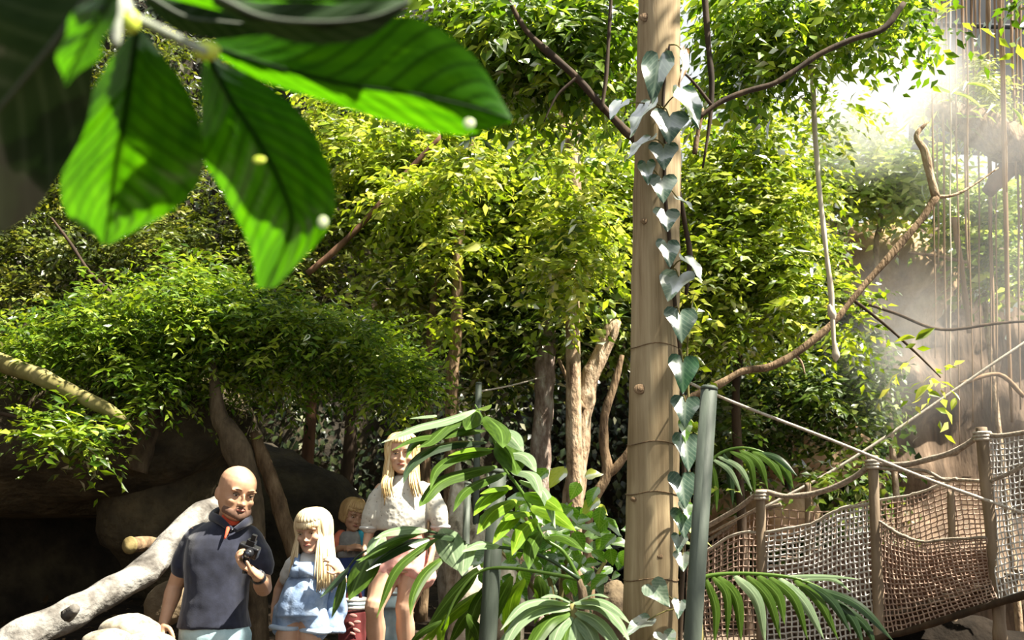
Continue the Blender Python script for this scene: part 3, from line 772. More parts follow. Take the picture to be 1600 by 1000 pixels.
# ------------------------------------------------------------ wooden pole with its climbing vine
M['pole'] = None
def pole_mat():
    m, nt, out = mat_new('pole_wood')
    p = N(nt, 'ShaderNodeBsdfPrincipled', i_Roughness=.85); p.inputs['Specular IOR Level'].default_value = .2
    tc = N(nt, 'ShaderNodeTexCoord'); mp = N(nt, 'ShaderNodeMapping'); mp.inputs['Scale'].default_value = (26, 26, .9)
    nt.links.new(tc.outputs['Object'], mp.inputs['Vector'])
    nz = N(nt, 'ShaderNodeTexNoise', i_Scale=1.0, i_Detail=6.0, i_Roughness=.65); nt.links.new(mp.outputs[0], nz.inputs['Vector'])
    base = ramp(nt, nz.outputs['Fac'], [(.25, (.13, .09, .05)), (.45, (.30, .225, .13)), (.62, (.40, .315, .19)), (.8, (.5, .41, .27))])
    n2 = N(nt, 'ShaderNodeTexNoise', i_Scale=1.6, i_Detail=3.0); nt.links.new(tc.outputs['Object'], n2.inputs['Vector'])
    st = ramp(nt, n2.outputs['Fac'], [(.36, (.55, .5, .42)), (.55, (1, 1, 1))])
    mu = N(nt, 'ShaderNodeMix', data_type='RGBA', blend_type='MULTIPLY'); mu.inputs['Factor'].default_value = .8
    nt.links.new(base, mu.inputs['A']); nt.links.new(st, mu.inputs['B']); nt.links.new(mu.outputs['Result'], p.inputs['Base Color'])
    bp = N(nt, 'ShaderNodeBump', i_Strength=.5, i_Distance=.006); nt.links.new(nz.outputs['Fac'], bp.inputs['Height']); nt.links.new(bp.outputs[0], p.inputs['Normal'])
    nt.links.new(p.outputs[0], out.inputs['Surface'])
    return m
M['pole'] = pole_mat()
YP = 4.0
b0 = P(1013, 1060, YP)
pole = empty('wooden_pole', (b0.x, b0.y, gz(b0.x, b0.y)), 'tall bare tan wooden pole with a heart-leaved vine climbing it', 'pole')
cen = [(1011, 1100), (1015, 1000), (1019, 800), (1022, 640), (1023.5, 500), (1025.5, 330), (1027, 240), (1029, 120), (1030, 0), (1032, -140), (1034, -330)]
wid = [92, 87, 82, 78, 76, 73, 72, 68, 65, 62, 58]
wood(pole, 'shaft', cen, wid, YP, M['pole'], n=40, sub=10, ground=False, lump=.05)
e = P(1011, 1100, YP)
b = B(); b.tube([Vector((e.x, e.y, gz(e.x, e.y) - .1)), e + Vector((0, 0, .02))], [.15, .122], n=30); b.build('shaft_foot', M['pole'], pole)
# knots
for px, py, w in ((1008, 27, 9), (1000, 608, 10), (1006, 345, 6), (1030, 870, 6), (990, 780, 5)):
    s = S(py, YP); rr_ = float(np.interp(py, [0, 1000], [65, 87])) / 2 * s; ccx = float(np.interp(py, [0, 500, 1000], [1030, 1023.5, 1015])); c = P(px, py, YP - math.sqrt(max(1e-5, rr_ ** 2 - ((px - ccx) * s) ** 2)))
    b = B(); b.ell(c, (w * s, .004, w * .8 * s), 14, 8); b.ell(c - Vector((0, .003, 0)), (w * .5 * s, .003, w * .4 * s), 12, 6); b.build('knot', M['bark_brown'], pole)
for py in (695, 772, 545, 905):
    wd = float(np.interp(py, [0, 1000], [65, 88])); s = S(py, YP); c = P(float(np.interp(py, [0, 500, 1000], [1030, 1023.5, 1015])), py, YP)
    ring = []
    b = B(); b.tube([c + Vector((math.cos(a) * wd / 2 * s * 1.003, math.sin(a) * wd / 2 * s * 1.003, .006 * math.sin(3 * a))) for a in np.linspace(math.pi, 2 * math.pi, 16)], .0022, n=5)
    b.build('growth_ring', M['bark_brown'], pole)

LFV = bigleaf('vine_leaf', (.035, .07, .05), (.075, .12, .085), (.12, .165, .12), 6, .25, .4, .6, (1, 1.2, .5), .5, midw=.05)
LFVP = bigleaf('pale_vine_leaf', (.11, .165, .11), (.19, .25, .175), (.26, .31, .23), 6, .3, .35, 1.2, (1, 1.2, .5), .5)
LFVD = bigleaf('deep_green_vine_leaf', (.012, .045, .02), (.03, .09, .035), (.05, .11, .05), 6, .25, .3, 1.2, (1, 1.3, .5), .5)
LFVB = bigleaf('fresh_vine_leaf', (.1, .26, .02), (.17, .36, .04), (.25, .42, .1), 6, .5, .35, 1.0, (1, 1.2, .5), .5)
LFDRY = bigleaf('dry_vine_leaf', (.2, .1, .03), (.34, .19, .06), (.22, .12, .05), 6, .4, .6, .5, (1, 1, .6), .5)
HEART = [(-.10, .0, .24), (-.06, .08, .40), (.06, 0, .5), (.2, 0, .52), (.38, 0, .44), (.56, 0, .33), (.74, 0, .2), (.9, 0, .08), (1, 0, .005)]


def blade(tip_from, tip_to, width, normal, prof, name, mat, parent, fold=.16, curl=.12, nq=3, **kw):
    """A single broad leaf blade from its base point to its tip; prof lists (v, unused, half width / width)."""
    a = Vector(tip_from); d = Vector(tip_to) - a; L = d.length; d.normalize()
    n = Vector(normal); n = (n - d * n.dot(d)).normalized(); s = n.cross(d)
    b = B(); b.uv = []
    for v, lobe, hw in prof:
        for q in range(-nq, nq + 1):
            u = q / nq
            vv = v if (v > 0.05 or abs(u) > .3) else max(v, .05)
            p = a + d * (L * vv) + s * (u * hw * width) + n * (abs(u) * hw * width * fold * 2 - curl * L * vv * vv - .05 * L * u * u * math.sin(v * 9))
            b.v.append(tuple(p)); b.uv.append((u * hw * 2, v))
    m = 2 * nq + 1
    for i in range(len(prof) - 1):
        for q in range(2 * nq):
            k = i * m + q
            b.f.append((k, k + 1, k + m + 1, k + m))
    return b.build(name, mat, parent, **kw)


vine = empty('climbing_vine', (P(1060, 1000, YP).x, YP - .1, gz(1, 4)), 'climbing vine of grey-green heart-shaped leaves running up the wooden pole', 'vine')
vp = [(1062, 1040), (1064, 950), (1068, 870), (1070, 790), (1068, 700), (1066, 620), (1062, 545), (1055, 480), (1050, 420), (1044, 350), (1038, 290), (1040, 230), (1036, 170), (1040, 110), (1046, 70)]
wood(vine, 'stem', [(x, y, -.10) for x, y in vp], [8, 8, 7, 7, 7, 7, 6, 6, 6, 6, 6, 5, 5, 4, 3], YP, M['bark_dark'], n=7)
wood(vine, 'stem', [(1072, 460, -.02), (1078, 400, 0), (1070, 350, 0), (1062, 300, -.03)], [6, 8, 8, 5], YP, M['bark_dark'], n=7)
# leaf: base px, tip px, width px, tilt of the face (x, y, z), material
for bx, by, tx, ty, w, nr, mt_ in [
    (1030, 90, 1018, 156, 50, (-.2, -.9, .35), LFV), (1016, 162, 980, 208, 40, (-.5, -.6, .6), LFVP), (1046, 180, 1046, 220, 58, (.1, -.6, .8), LFV), (1016, 216, 978, 242, 34, (-.3, -.5, .8), LFVP),
    (1036, 229, 1038, 261, 46, (0, -.6, .8), LFV), (1066, 142, 1096, 196, 44, (.3, -.9, .2), LFVD), (1034, 279, 1037, 313, 46, (0, -.6, .8), LFV), (1058, 310, 1088, 326, 20, (.2, -.4, .9), LFV),
    (1040, 331, 1044, 358, 42, (.1, -.6, .8), LFV), (1042, 380, 1048, 414, 38, (.1, -.8, .5), LFV), (1070, 404, 1100, 434, 36, (.4, -.6, .7), LFV), (1062, 430, 1042, 466, 56, (-.2, -.7, .7), LFVP),
    (1062, 488, 1066, 532, 52, (.1, -.7, .7), LFV), (1067, 562, 1068, 612, 48, (.05, -1, .15), LFVD), (1071, 625, 1070, 664, 46, (0, -.7, .7), LFV), (1070, 684, 1078, 734, 46, (.2, -.8, .5), LFV),
    (1064, 744, 1072, 792, 46, (.1, -.8, .6), LFV), (1066, 800, 1070, 838, 40, (.1, -.7, .7), LFV), (1066, 866, 1068, 890, 30, (0, -.7, .7), LFVP), (1018, 914, 1046, 946, 40, (-.2, -.8, .5), LFVP),
    (1014, 968, 974, 990, 32, (-.2, -.6, .8), LFVP), (1062, 940, 1060, 964, 24, (0, -.8, .5), LFV), (1036, 990, 1052, 1014, 36, (0, -.7, .7), LFVP), (1070, 660, 1072, 690, 22, (0, -1, .2), LFVB),
    (1070, 788, 1076, 808, 24, (.1, -1, .2), LFVB), (1070, 80, 1067, 132, 17, (.6, -.8, .1), LFDRY), (972, 160, 952, 182, 30, (-.3, -.8, .5), LFVD), (1010, 255, 1012, 285, 28, (-.2, -.9, .4), LFVD), (1062, 838, 1060, 862, 26, (0, -.8, .5), LFV)]:
    xb = min(max(bx, 975), 1100)
    A = P(bx, by, YP - .17); T = P(tx, ty, YP - .22 - .02)
    blade(A, T, w * S(by, YP - .2), nr, HEART, 'leaf', mt_, vine, fold=.14, curl=.1)
    st = min(vp, key=lambda q: abs(q[1] - by - 6))
    bb = B(); bb.tube([P(st[0], st[1], YP - .11), P((st[0] + bx) / 2, (st[1] + by) / 2 - 4, YP - .16), A.lerp(T, .08)], [.004, .003, .0025], n=5, sub=3); bb.build('leaf_stalk', M['bark_moss'], vine)

# ------------------------------------------------------------ grey railing posts
def grey_post(top, bot, w, Y, lab):
    a = P(*top, Y); c = P(*bot, Y); d = (a - c).normalized()
    s = S(top[1], Y); r = w / 2 * s
    foot = c - d * ((c.z - gz(c.x, c.y)) / d.z)
    root = empty('railing_post', tuple(foot), lab, 'post')
    b = B(); b.tube([foot - d * .05, c, a], [r * 1.02, r * 1.02, r], n=24); b.build('shaft', M['post_grey'], root)
    b = B(); b.tube([a - d * .004, a + d * .006, a + d * .012, a + d * .014], [r * 1.04, r * 1.04, r * .8, r * .2], n=24); b.build('cap', M['post_grey'], root)
    return root


grey_post((1108, 608), (1082, 1000), 26, 3.55, 'grey round railing post leaning just beside the wooden pole')
grey_post((778, 738), (762, 1000), 27, 3.75, 'grey round railing post rising among the palm leaflets')
grey_post((731, 756), (726, 900), 11, 5.9, 'slim grey railing post behind the palm, next to the girl in pink shorts')
grey_post((748, 600), (744, 760), 10, 6.6, 'thin grey far post carrying a cord above the palm')
tw = B(); tw.tube(PP([(748, 612, 0), (800, 602, .62), (852, 588, 1.15)], 6.6), .006, n=6, sub=3)
tw.build('cord', M['rope'], origin=P(748, 612, 6.7), label='thin pale cord stretched from the thin far post to the grey trunk', cat='cord')

# ------------------------------------------------------------ palms
def linleaf(name, dark, light, **kw): return bigleaf(name, dark, light, tuple(min(1, c * 1.5 + .02) for c in light), 1, kw.pop('trans', .35), kw.pop('rough', .28), kw.pop('gloss', 1.6), (1.2, 1.3, .4), 0.0, midw=.06)


PL_G = linleaf('palm_leaflet', (.028, .06, .008), (.07, .13, .016), trans=.45, gloss=.7)
PL_B = linleaf('fresh_palm_leaflet', (.1, .21, .012), (.21, .34, .025), trans=.55, gloss=.6)
PL_P = linleaf('pale_palm_leaflet', (.11, .17, .09), (.21, .28, .16), gloss=.8)
PL_D = linleaf('dark_palm_leaflet', (.008, .02, .006), (.02, .045, .012))
PROF_L = [(0, .12), (.08, .3), (.2, .45), (.38, .5), (.55, .46), (.72, .35), (.87, .18), (1, .01)]


def leaflet(parent, pts, w, mat, Y, nrm=(0, -.55, .83), fold=.3, name='leaflet'):
    """A long leaflet along a curve: folded at its midrib, tapering to the tip."""
    q = crom([tuple(P(p[0], p[1], Y + (p[2] if len(p) > 2 else 0))) for p in pts], 6)
    C = [Vector(x) for x in q]; n = len(C)
    L = [0]
    for i in range(1, n): L.append(L[-1] + (C[i] - C[i - 1]).length)
    wm = w * S(pts[0][1], Y)
    b = B(); b.uv = []
    for i, c in enumerate(C):
        v = L[i] / L[-1]; hw = float(np.interp(v, [x[0] for x in PROF_L], [x[1] for x in PROF_L])) * wm
        t = (C[min(i + 1, n - 1)] - C[max(i - 1, 0)]).normalized()
        N_ = Vector(nrm); s = t.cross(N_)
        if s.length < .05: s = t.cross(Vector((0, -1, .2)))
        s.normalize(); N_ = s.cross(t)
        for u in (-1, -.5, 0, .5, 1):
            b.v.append(tuple(c + s * (u * hw) - N_ * (abs(u) * hw * fold))); b.uv.append((u, v))
    for i in range(n - 1):
        for k in range(4):
            a = i * 5 + k
            b.f.append((a, a + 1, a + 6, a + 5))
    return b.build(name, mat, parent)


YC = 3.6
pc = P(905, 905, YC)
palm = empty('palm', (pc.x + .05, YC, gz(pc.x, YC)), 'broad-leafleted palm arching in front of the girl in the white top', 'palm')
trk = B(); trk.tube([Vector((pc.x + .05, YC, gz(pc.x, YC) - .05)), P(915, 990, YC), pc], [.028, .02, .009], n=12, sub=4); trk.build('stem', M['bark_mid'], palm)
f1 = wood(palm, 'frond', [(905, 905), (880, 862), (848, 838), (828, 790), (808, 758), (788, 732), (772, 690), (752, 650), (742, 632)], [7, 6.5, 6, 5.5, 5, 4.5, 4, 3.5, 2], YC, PL_G, n=8)
A1 = [([(680, 648), (660, 650), (640, 654)], 22, PL_P), ([(742, 640), (700, 655), (650, 668), (596, 692)], 22, PL_P), ([(738, 652), (700, 665), (672, 690), (650, 700)], 22, PL_G),
      ([(744, 640), (738, 655), (728, 672)], 30, PL_G), ([(748, 640), (756, 636), (768, 632)], 18, PL_P), ([(752, 660), (700, 676), (650, 684), (612, 704)], 24, PL_G), ([(758, 672), (700, 676), (650, 690), (634, 718)], 22, PL_G),
      ([(760, 690), (715, 692), (670, 704), (640, 730), (630, 756)], 22, PL_D), ([(768, 705), (718, 712), (684, 732), (672, 765)], 20, PL_G), ([(776, 728), (730, 738), (690, 752), (664, 780), (655, 792)], 24, PL_G),
      ([(790, 738), (752, 752), (724, 770), (708, 800)], 24, PL_G), ([(794, 758), (760, 778), (740, 806)], 26, PL_B), ([(806, 780), (770, 800), (745, 835)], 28, PL_B), ([(812, 800), (790, 820), (770, 850)], 22, PL_B),
      ([(760, 650), (782, 672), (786, 700)], 36, PL_G), ([(770, 672), (796, 680), (818, 706)], 32, PL_P), ([(778, 690), (800, 716), (808, 742)], 40, PL_G), ([(786, 706), (820, 712), (838, 738)], 26, PL_P), ([(800, 735), (832, 742), (846, 778)], 24, PL_P),
      ([(812, 750), (850, 768), (868, 826)], 20, PL_P), ([(820, 770), (852, 780), (880, 800)], 30, PL_B), ([(830, 790), (862, 800), (900, 830)], 30, PL_B), ([(838, 810), (815, 830), (800, 868)], 26, PL_B), ([(845, 830), (830, 855), (826, 890)], 24, PL_G),
      ([(852, 838), (880, 838), (912, 860)], 26, PL_G), ([(770, 700), (735, 700), (700, 712)], 20, PL_B), ([(800, 760), (775, 762), (750, 772)], 20, PL_B), ([(830, 800), (805, 802), (782, 815)], 22, PL_B)]
for k, (pts, w, m) in enumerate(A1): leaflet(f1, [(p[0], p[1], -.10 * i - .02 * (k % 3)) for i, p in enumerate(pts)], w, m, YC, (.1 * ((k % 5) - 2), -.7, .7))
f2 = wood(palm, 'frond', [(905, 905), (850, 870), (790, 856), (728, 852), (692, 836), (660, 830), (625, 838), (590, 852), (560, 868), (540, 892)], [7, 6, 5.5, 5, 4.5, 4, 4, 3.5, 3, 2], YC - .1, PL_D, n=8)
A2 = [([(690, 826), (702, 850), (716, 892)], 44, PL_P), ([(684, 840), (650, 862), (616, 895), (588, 966)], 17, PL_G), ([(696, 868), (664, 896), (646, 930), (641, 962)], 18, PL_G), ([(670, 842), (630, 852), (600, 870), (572, 892)], 22, PL_D),
      ([(600, 836), (588, 850), (578, 884)], 26, PL_P), ([(582, 862), (566, 890), (545, 938)], 46, PL_G), ([(545, 886), (524, 910), (500, 934)], 13, PL_D), ([(538, 900), (530, 930), (518, 966)], 14, PL_G), ([(668, 828), (640, 826), (606, 832), (585, 842)], 18, PL_P),
      ([(728, 846), (700, 838), (668, 838)], 16, PL_D), ([(730, 850), (725, 870), (722, 900)], 30, PL_P), ([(655, 834), (620, 842), (590, 856), (560, 880)], 14, PL_G), ([(780, 852), (750, 850), (722, 862)], 20, PL_P), ([(640, 838), (610, 850), (585, 866), (556, 876)], 16, PL_G)]
for k, (pts, w, m) in enumerate(A2): leaflet(f2, [(p[0], p[1], -.06 * i - .03 * (k % 3)) for i, p in enumerate(pts)], w, m, YC - .12, (.1 * ((k % 5) - 2), -.75, .65))
f3 = wood(palm, 'frond', [(905, 905), (850, 895), (800, 888), (752, 892), (715, 930), (690, 985)], [7, 6, 5, 4.5, 4, 3], YC + .12, PL_G, n=8)
A3 = [([(746, 888), (706, 930), (664, 986)], 34, PL_G), ([(750, 925), (704, 960), (655, 1006)], 26, PL_B), ([(754, 940), (725, 965), (700, 1010)], 24, PL_G), ([(770, 905), (742, 950), (728, 1015)], 22, PL_G), ([(800, 900), (775, 950), (752, 1010)], 22, PL_G),
      ([(715, 935), (690, 955), (668, 1010)], 22, PL_B), ([(730, 960), (745, 985), (750, 1020)], 20, PL_G), ([(820, 905), (800, 935), (790, 1000)], 26, PL_B), ([(770, 930), (800, 960), (812, 1010)], 26, PL_G), ([(700, 960), (690, 985), (690, 1020)], 16, PL_B),
      ([(745, 980), (735, 1000), (738, 1030)], 16, PL_B), ([(840, 900), (846, 930), (835, 975)], 24, PL_G), ([(690, 970), (655, 990), (632, 1020)], 16, PL_G)]
for k, (pts, w, m) in enumerate(A3): leaflet(f3, [(p[0], p[1], .03 * i) for i, p in enumerate(pts)], w, m, YC + .12 + .05 * (k % 3), (.1 * ((k % 5) - 2), -.7, .7))

# pale fan of fern fronds by the lower edge
fc = P(893, 948, 3.25)
fern = empty('fan_palm', (fc.x, 3.25, gz(fc.x, 3.25)), 'grey-green fan palm with pale arching leaflets at the foot of the wooden pole', 'palm')
st = B(); st.tube([Vector((fc.x, 3.25, gz(fc.x, 3.25))), P(897, 1010, 3.25), P(893, 944, 3.25)], [.02, .014, .01], n=8, sub=4); st.build('stem', M['bark_moss'], fern)
for k, (pts, w) in enumerate([([(892, 944), (850, 938), (815, 948), (782, 985)], 20), ([(892, 950), (846, 950), (808, 975), (780, 1030)], 26), ([(892, 955), (858, 970), (830, 1010), (815, 1040)], 26), ([(894, 960), (872, 984), (858, 1030)], 24), ([(895, 965), (884, 990), (876, 1040)], 24),
                              ([(894, 966), (900, 990), (900, 1040)], 40), ([(897, 962), (920, 985), (938, 1030)], 26), ([(897, 954), (930, 968), (955, 995), (975, 1030)], 24), ([(896, 946), (938, 948), (966, 972), (985, 1005)], 22), ([(895, 942), (930, 938), (958, 950), (985, 975)], 18),
                              ([(890, 940), (868, 930), (845, 934)], 16), ([(905, 938), (930, 928), (952, 934)], 14), ([(893, 948), (835, 955), (790, 995), (768, 1040)], 18)]):
    leaflet(fern, [(p[0], p[1], -.07 * i) for i, p in enumerate(pts)], w, PL_P if k not in (2, 4) else PL_G, 3.25, (.12 * ((k % 3) - 1), -.6, .8), fold=.22)

# bushy shrub behind the palm
sh = P(865, 880, 4.3)
shrub = empty('broadleaf_shrub', (sh.x, 4.3, gz(sh.x, 4.3)), 'bushy shrub of broad bright green leaves behind the palm, left of the wooden pole', 'shrub')
for pts in ([(870, 1000), (862, 920), (840, 850), (812, 790)], [(872, 1000), (880, 900), (900, 830), (930, 790)], [(868, 1000), (840, 930), (800, 880), (770, 850)], [(875, 1000), (920, 920), (950, 870)]):
    wood(shrub, 'stem', pts, [8, 7, 6, 4][:len(pts)], 4.35, M['bark_moss'], n=6)
OVATE = [(0, 0, .1), (.12, 0, .34), (.3, 0, .5), (.5, 0, .48), (.7, 0, .33), (.87, 0, .15), (1, 0, .01)]
SHB = bigleaf('bright_shrub_leaf', (.1, .26, .012), (.2, .42, .025), (.26, .44, .06), 7, .55, .45, .5, midw=.06)
SHP = bigleaf('greyish_shrub_leaf', (.1, .18, .1), (.18, .27, .15), (.22, .3, .19), 7, .35, .45, .5, midw=.06)
SHY = bigleaf('yellow_shrub_leaf', (.42, .5, .04), (.55, .6, .08), (.5, .55, .1), 7, .5, .4, 1.0, midw=.06)
SHG = bigleaf('green_shrub_leaf', (.04, .12, .012), (.085, .21, .02), (.12, .24, .05), 7, .5, .45, .5, midw=.06)
spots = [(870, 745, 34, SHY), (928, 742, 34, SHY), (922, 790, 30, SHY), (940, 796, 20, SHY), (955, 822, 34, SHB), (940, 835, 36, SHB), (925, 828, 30, SHB), (955, 870, 30, SHB), (975, 872, 28, SHB), (940, 868, 26, SHB), (905, 845, 30, SHB), (880, 790, 26, SHG), (896, 806, 32, SHB), (912, 812, 30, SHB),
         (862, 800, 28, SHB), (850, 815, 30, SHB), (872, 826, 30, SHG), (838, 800, 24, SHB), (820, 812, 24, SHB), (926, 828, 26, SHP), (930, 856, 24, SHP), (774, 880, 40, SHP), (800, 884, 38, SHP), (826, 890, 34, SHP), (858, 880, 36, SHP), (860, 902, 40, SHP), (872, 884, 28, SHP), (895, 920, 32, SHP), (915, 926, 30, SHP), (905, 935, 26, SHP),
         (846, 872, 26, SHP), (750, 872, 34, SHP), (935, 918, 26, SHP), (882, 862, 28, SHB), (840, 842, 28, SHB), (868, 850, 26, SHB), (790, 905, 30, SHG), (815, 925, 30, SHG), (760, 905, 30, SHG), (842, 915, 30, SHG), (880, 940, 26, SHG), (942, 895, 26, SHG), (962, 900, 24, SHG), (925, 880, 28, SHB), (900, 870, 26, SHB), (800, 850, 26, SHB), (822, 862, 26, SHG)]
for i in range(120): spots.append((random.gauss(868, 56), random.gauss(856, 42), random.uniform(20, 32), random.choice([SHG, SHB, SHB, SHB])))
for k, (x, y, w, m) in enumerate(spots):
    a = random.uniform(-2.6, -.5) if k % 2 else random.uniform(.3, 2.7)
    L = w * random.uniform(1.1, 1.5); dx = math.cos(a) * L * .5; dy = abs(math.sin(a)) * L * .4 * random.choice((1, 1, -.3))
    Y = 4.3 + random.uniform(-.35, .35)
    blade(P(x - dx, y - dy, Y), P(x + dx, y + dy, Y - random.uniform(.0, .06)), w * .8 * S(y, Y), (random.uniform(-.4, .4), -.65, .75), OVATE, 'leaf', m, shrub, fold=.14, curl=.12, nq=2)

# palm before the bridge
yb = 4.3
rp = P(1092, 930, yb)
palm2 = empty('palm', (rp.x, yb, gz(rp.x, yb)), 'palm with a drooping comb of long leaflets before the rope bridge', 'palm')
wood(palm2, 'stem', [(1090, 1060), (1090, 980), (1088, 920)], [22, 18, 12], yb, M['bark_moss'])
g1 = wood(palm2, 'frond', [(1088, 920), (1100, 902), (1140, 896), (1190, 897), (1240, 903), (1280, 918), (1330, 945)], [8, 7, 6, 6, 5, 4, 3], yb, PL_G, n=7)
for k, (pts, w, m) in enumerate([([(1102, 903), (1118, 950), (1116, 1010)], 14, PL_G), ([(1120, 899), (1150, 935), (1158, 1004)], 18, PL_G), ([(1146, 898), (1182, 936), (1196, 1008)], 18, PL_P), ([(1165, 898), (1200, 935), (1220, 1000)], 16, PL_G), ([(1182, 898), (1215, 930), (1226, 976)], 17, PL_G), ([(1200, 900), (1240, 935), (1262, 1000)], 15, PL_G),
                                ([(1216, 902), (1256, 940), (1288, 1000)], 17, PL_P), ([(1240, 905), (1280, 940), (1310, 1000)], 15, PL_G), ([(1260, 910), (1300, 940), (1330, 990)], 14, PL_D), ([(1275, 918), (1340, 945), (1398, 1004)], 15, PL_D), ([(1290, 930), (1330, 965), (1350, 1010)], 15, PL_D), ([(1112, 900), (1135, 930), (1136, 1000)], 13, PL_G),
                                ([(1230, 900), (1290, 900), (1345, 905)], 8, PL_P), ([(1250, 906), (1300, 905), (1330, 925)], 8, PL_P), ([(1300, 935), (1350, 975), (1370, 1015)], 14, PL_D)]):
    leaflet(g1, [(p[0], p[1], -.08 * i) for i, p in enumerate(pts)], w, m, yb, (-.5, -.55, .65), fold=.25)
g2 = wood(palm2, 'frond', [(1088, 920), (1084, 860), (1092, 780), (1112, 720), (1150, 700), (1195, 708), (1240, 740)], [8, 7, 6, 5, 5, 4, 3], yb + .5, PL_G, n=7)
for k, (pts, w, m) in enumerate([([(1112, 716), (1140, 735), (1160, 775)], 9, PL_P), ([(1120, 712), (1155, 730), (1176, 768)], 10, PL_P), ([(1140, 704), (1170, 722), (1180, 772)], 12, PL_G), ([(1155, 702), (1185, 722), (1200, 765)], 13, PL_G), ([(1175, 704), (1205, 722), (1226, 758)], 14, PL_G), ([(1195, 708), (1222, 728), (1240, 764)], 16, PL_G),
                                ([(1185, 706), (1215, 715), (1246, 744)], 12, PL_D), ([(1130, 708), (1140, 740), (1145, 790)], 12, PL_D), ([(1112, 722), (1118, 760), (1120, 800)], 10, PL_G), ([(1210, 718), (1230, 740), (1236, 770)], 12, PL_D)]):
    leaflet(g2, [(p[0], p[1], -.05 * i) for i, p in enumerate(pts)], w, m, yb + .5, (-.4, -.55, .7), fold=.25)

# ------------------------------------------------------------ big leaves hanging close by
FB = bigleaf('broad_backlit_leaf', (.022, .105, .003), (.05, .185, .005), (.01, .04, .003), 12, .72, .5, .18, (1.45, 1.3, .25), .26, midw=.05)
FD = bigleaf('shaded_dark_leaf', (.012, .026, .009), (.02, .038, .014), (.035, .055, .028), 9, .05, .6, .25, (1, 1.2, .5), .2, midw=.03)  # shade on the leaves that face away, put into a dark colour
M['twig_grey'] = surf('grey_green_twig', [(.3, (.16, .18, .13)), (.7, (.34, .36, .3))], 40, (1, 1, 1), .6, .2)
FDM = plain('leaf_midrib', (.06, .075, .05), .7)
M['bud'] = plain('yellow_green_bud', (.5, .6, .06), .4)
M['pale_dot'] = plain('pale_speck', (.45, .52, .3), .5)  # colour of the small pale discs on the leaf blades
YF = .66
branch = empty('leafy_branch', tuple(P(150, -60, YF)), 'blurred branch of big broad green leaves hanging close overhead', 'branch')


def hero(name, mid, left, right, mat, Y, dz=(0, 0), quilt=.0022, nveins=12, slant=.26, sag=.015, nv=44, nu=9, tilt=-.00042):
    sub = 10
    mi, le, ri = crom(mid, sub), crom(left, sub), crom(right, sub)
    n = len(mi); b = B(); b.uv = []
    for i in range(n):
        v = i / (n - 1)
        for k in range(-nu, nu + 1):
            u = k / nu
            e = le[i] if u < 0 else ri[i]
            p = mi[i] + (e - mi[i]) * abs(u)
            Yk = Y + dz[0] + (dz[1] - dz[0]) * v + .02 * abs(u) * (1 if mat is FB else .5) - sag * math.sin(v * math.pi)
            Yk -= tilt * p[1]
            q = P(p[0], p[1], Yk)
            wave = quilt * math.cos((v - abs(u) * slant) * nveins * 2 * math.pi) * math.sin(min(1, abs(u) * 1.3) * math.pi) + .004 * math.sin(v * 17 + u * 2) * abs(u)
            b.v.append(tuple(q + Vector((0, wave, wave * .4)))); b.uv.append((u, v))
    m = 2 * nu + 1
    for i in range(n - 1):
        for k in range(2 * nu):
            a = i * m + k
            b.f.append((a, a + 1, a + m + 1, a + m))
    ob = b.build(name, mat, branch)
    rib = B(); rib.tube([P(p[0], p[1], Y - tilt * p[1] + dz[0] + (dz[1] - dz[0]) * i / (n - 1) - sag * math.sin(i / (n - 1) * math.pi) - .0012) for i, p in enumerate(mi)], [.0022 * (1 - .8 * i / n) for i in range(n)], n=6)
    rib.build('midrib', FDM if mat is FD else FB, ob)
    return ob


hero('leaf', [(215, 45), (205, 110), (195, 180), (182, 250), (172, 320), (163, 380)], [(208, 50), (150, 125), (118, 205), (92, 278), (112, 340), (158, 382)], [(225, 50), (282, 120), (310, 190), (319, 248), (284, 318), (172, 382)], FB, YF, (0, 0), nveins=11)
hero('leaf', [(328, 92), (360, 155), (400, 215), (440, 290), (455, 355), (415, 450)], [(318, 95), (312, 165), (317, 240), (350, 308), (386, 372), (400, 450)], [(338, 90), (430, 140), (486, 200), (522, 285), (510, 360), (432, 448)], FB, YF + .03, (0, 0), nveins=8)
hero('leaf', [(325, 72), (430, 105), (540, 132), (650, 148), (740, 168), (799, 186)], [(325, 66), (420, 52), (520, 50), (640, 26), (738, 86), (799, 182)], [(330, 82), (410, 126), (510, 158), (620, 192), (722, 211), (797, 192)], FB, YF + .05, (0, .06), nveins=9)
hero('leaf', [(185, -30), (165, 10), (140, 50), (118, 95), (99, 132)], [(160, -30), (138, 0), (104, 40), (92, 88), (97, 132)], [(205, -30), (186, 10), (165, 62), (150, 92), (104, 134)], FB, YF - .12, (0, 0), nveins=7)
hero('leaf', [(225, -22), (350, -8), (480, -2), (600, -10), (690, -60)], [(225, -30), (350, -90), (480, -110), (600, -100), (690, -62)], [(230, -12), (350, 18), (480, 34), (600, 22), (690, -55)], FB, YF + .02, (0, .1), nveins=10)
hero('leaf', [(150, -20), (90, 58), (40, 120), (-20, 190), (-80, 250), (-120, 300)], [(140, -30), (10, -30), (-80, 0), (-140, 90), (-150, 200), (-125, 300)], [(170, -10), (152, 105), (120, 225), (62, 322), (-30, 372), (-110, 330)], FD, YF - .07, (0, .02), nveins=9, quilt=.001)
hero('leaf', [(330, -10), (410, 26), (500, 34), (580, 26), (640, 2)], [(330, -14), (410, 2), (500, 4), (580, 2), (640, -3)], [(330, 6), (410, 52), (500, 70), (580, 55), (640, 10)], FD, YF + .0, (0, .03), nveins=6, quilt=.001)
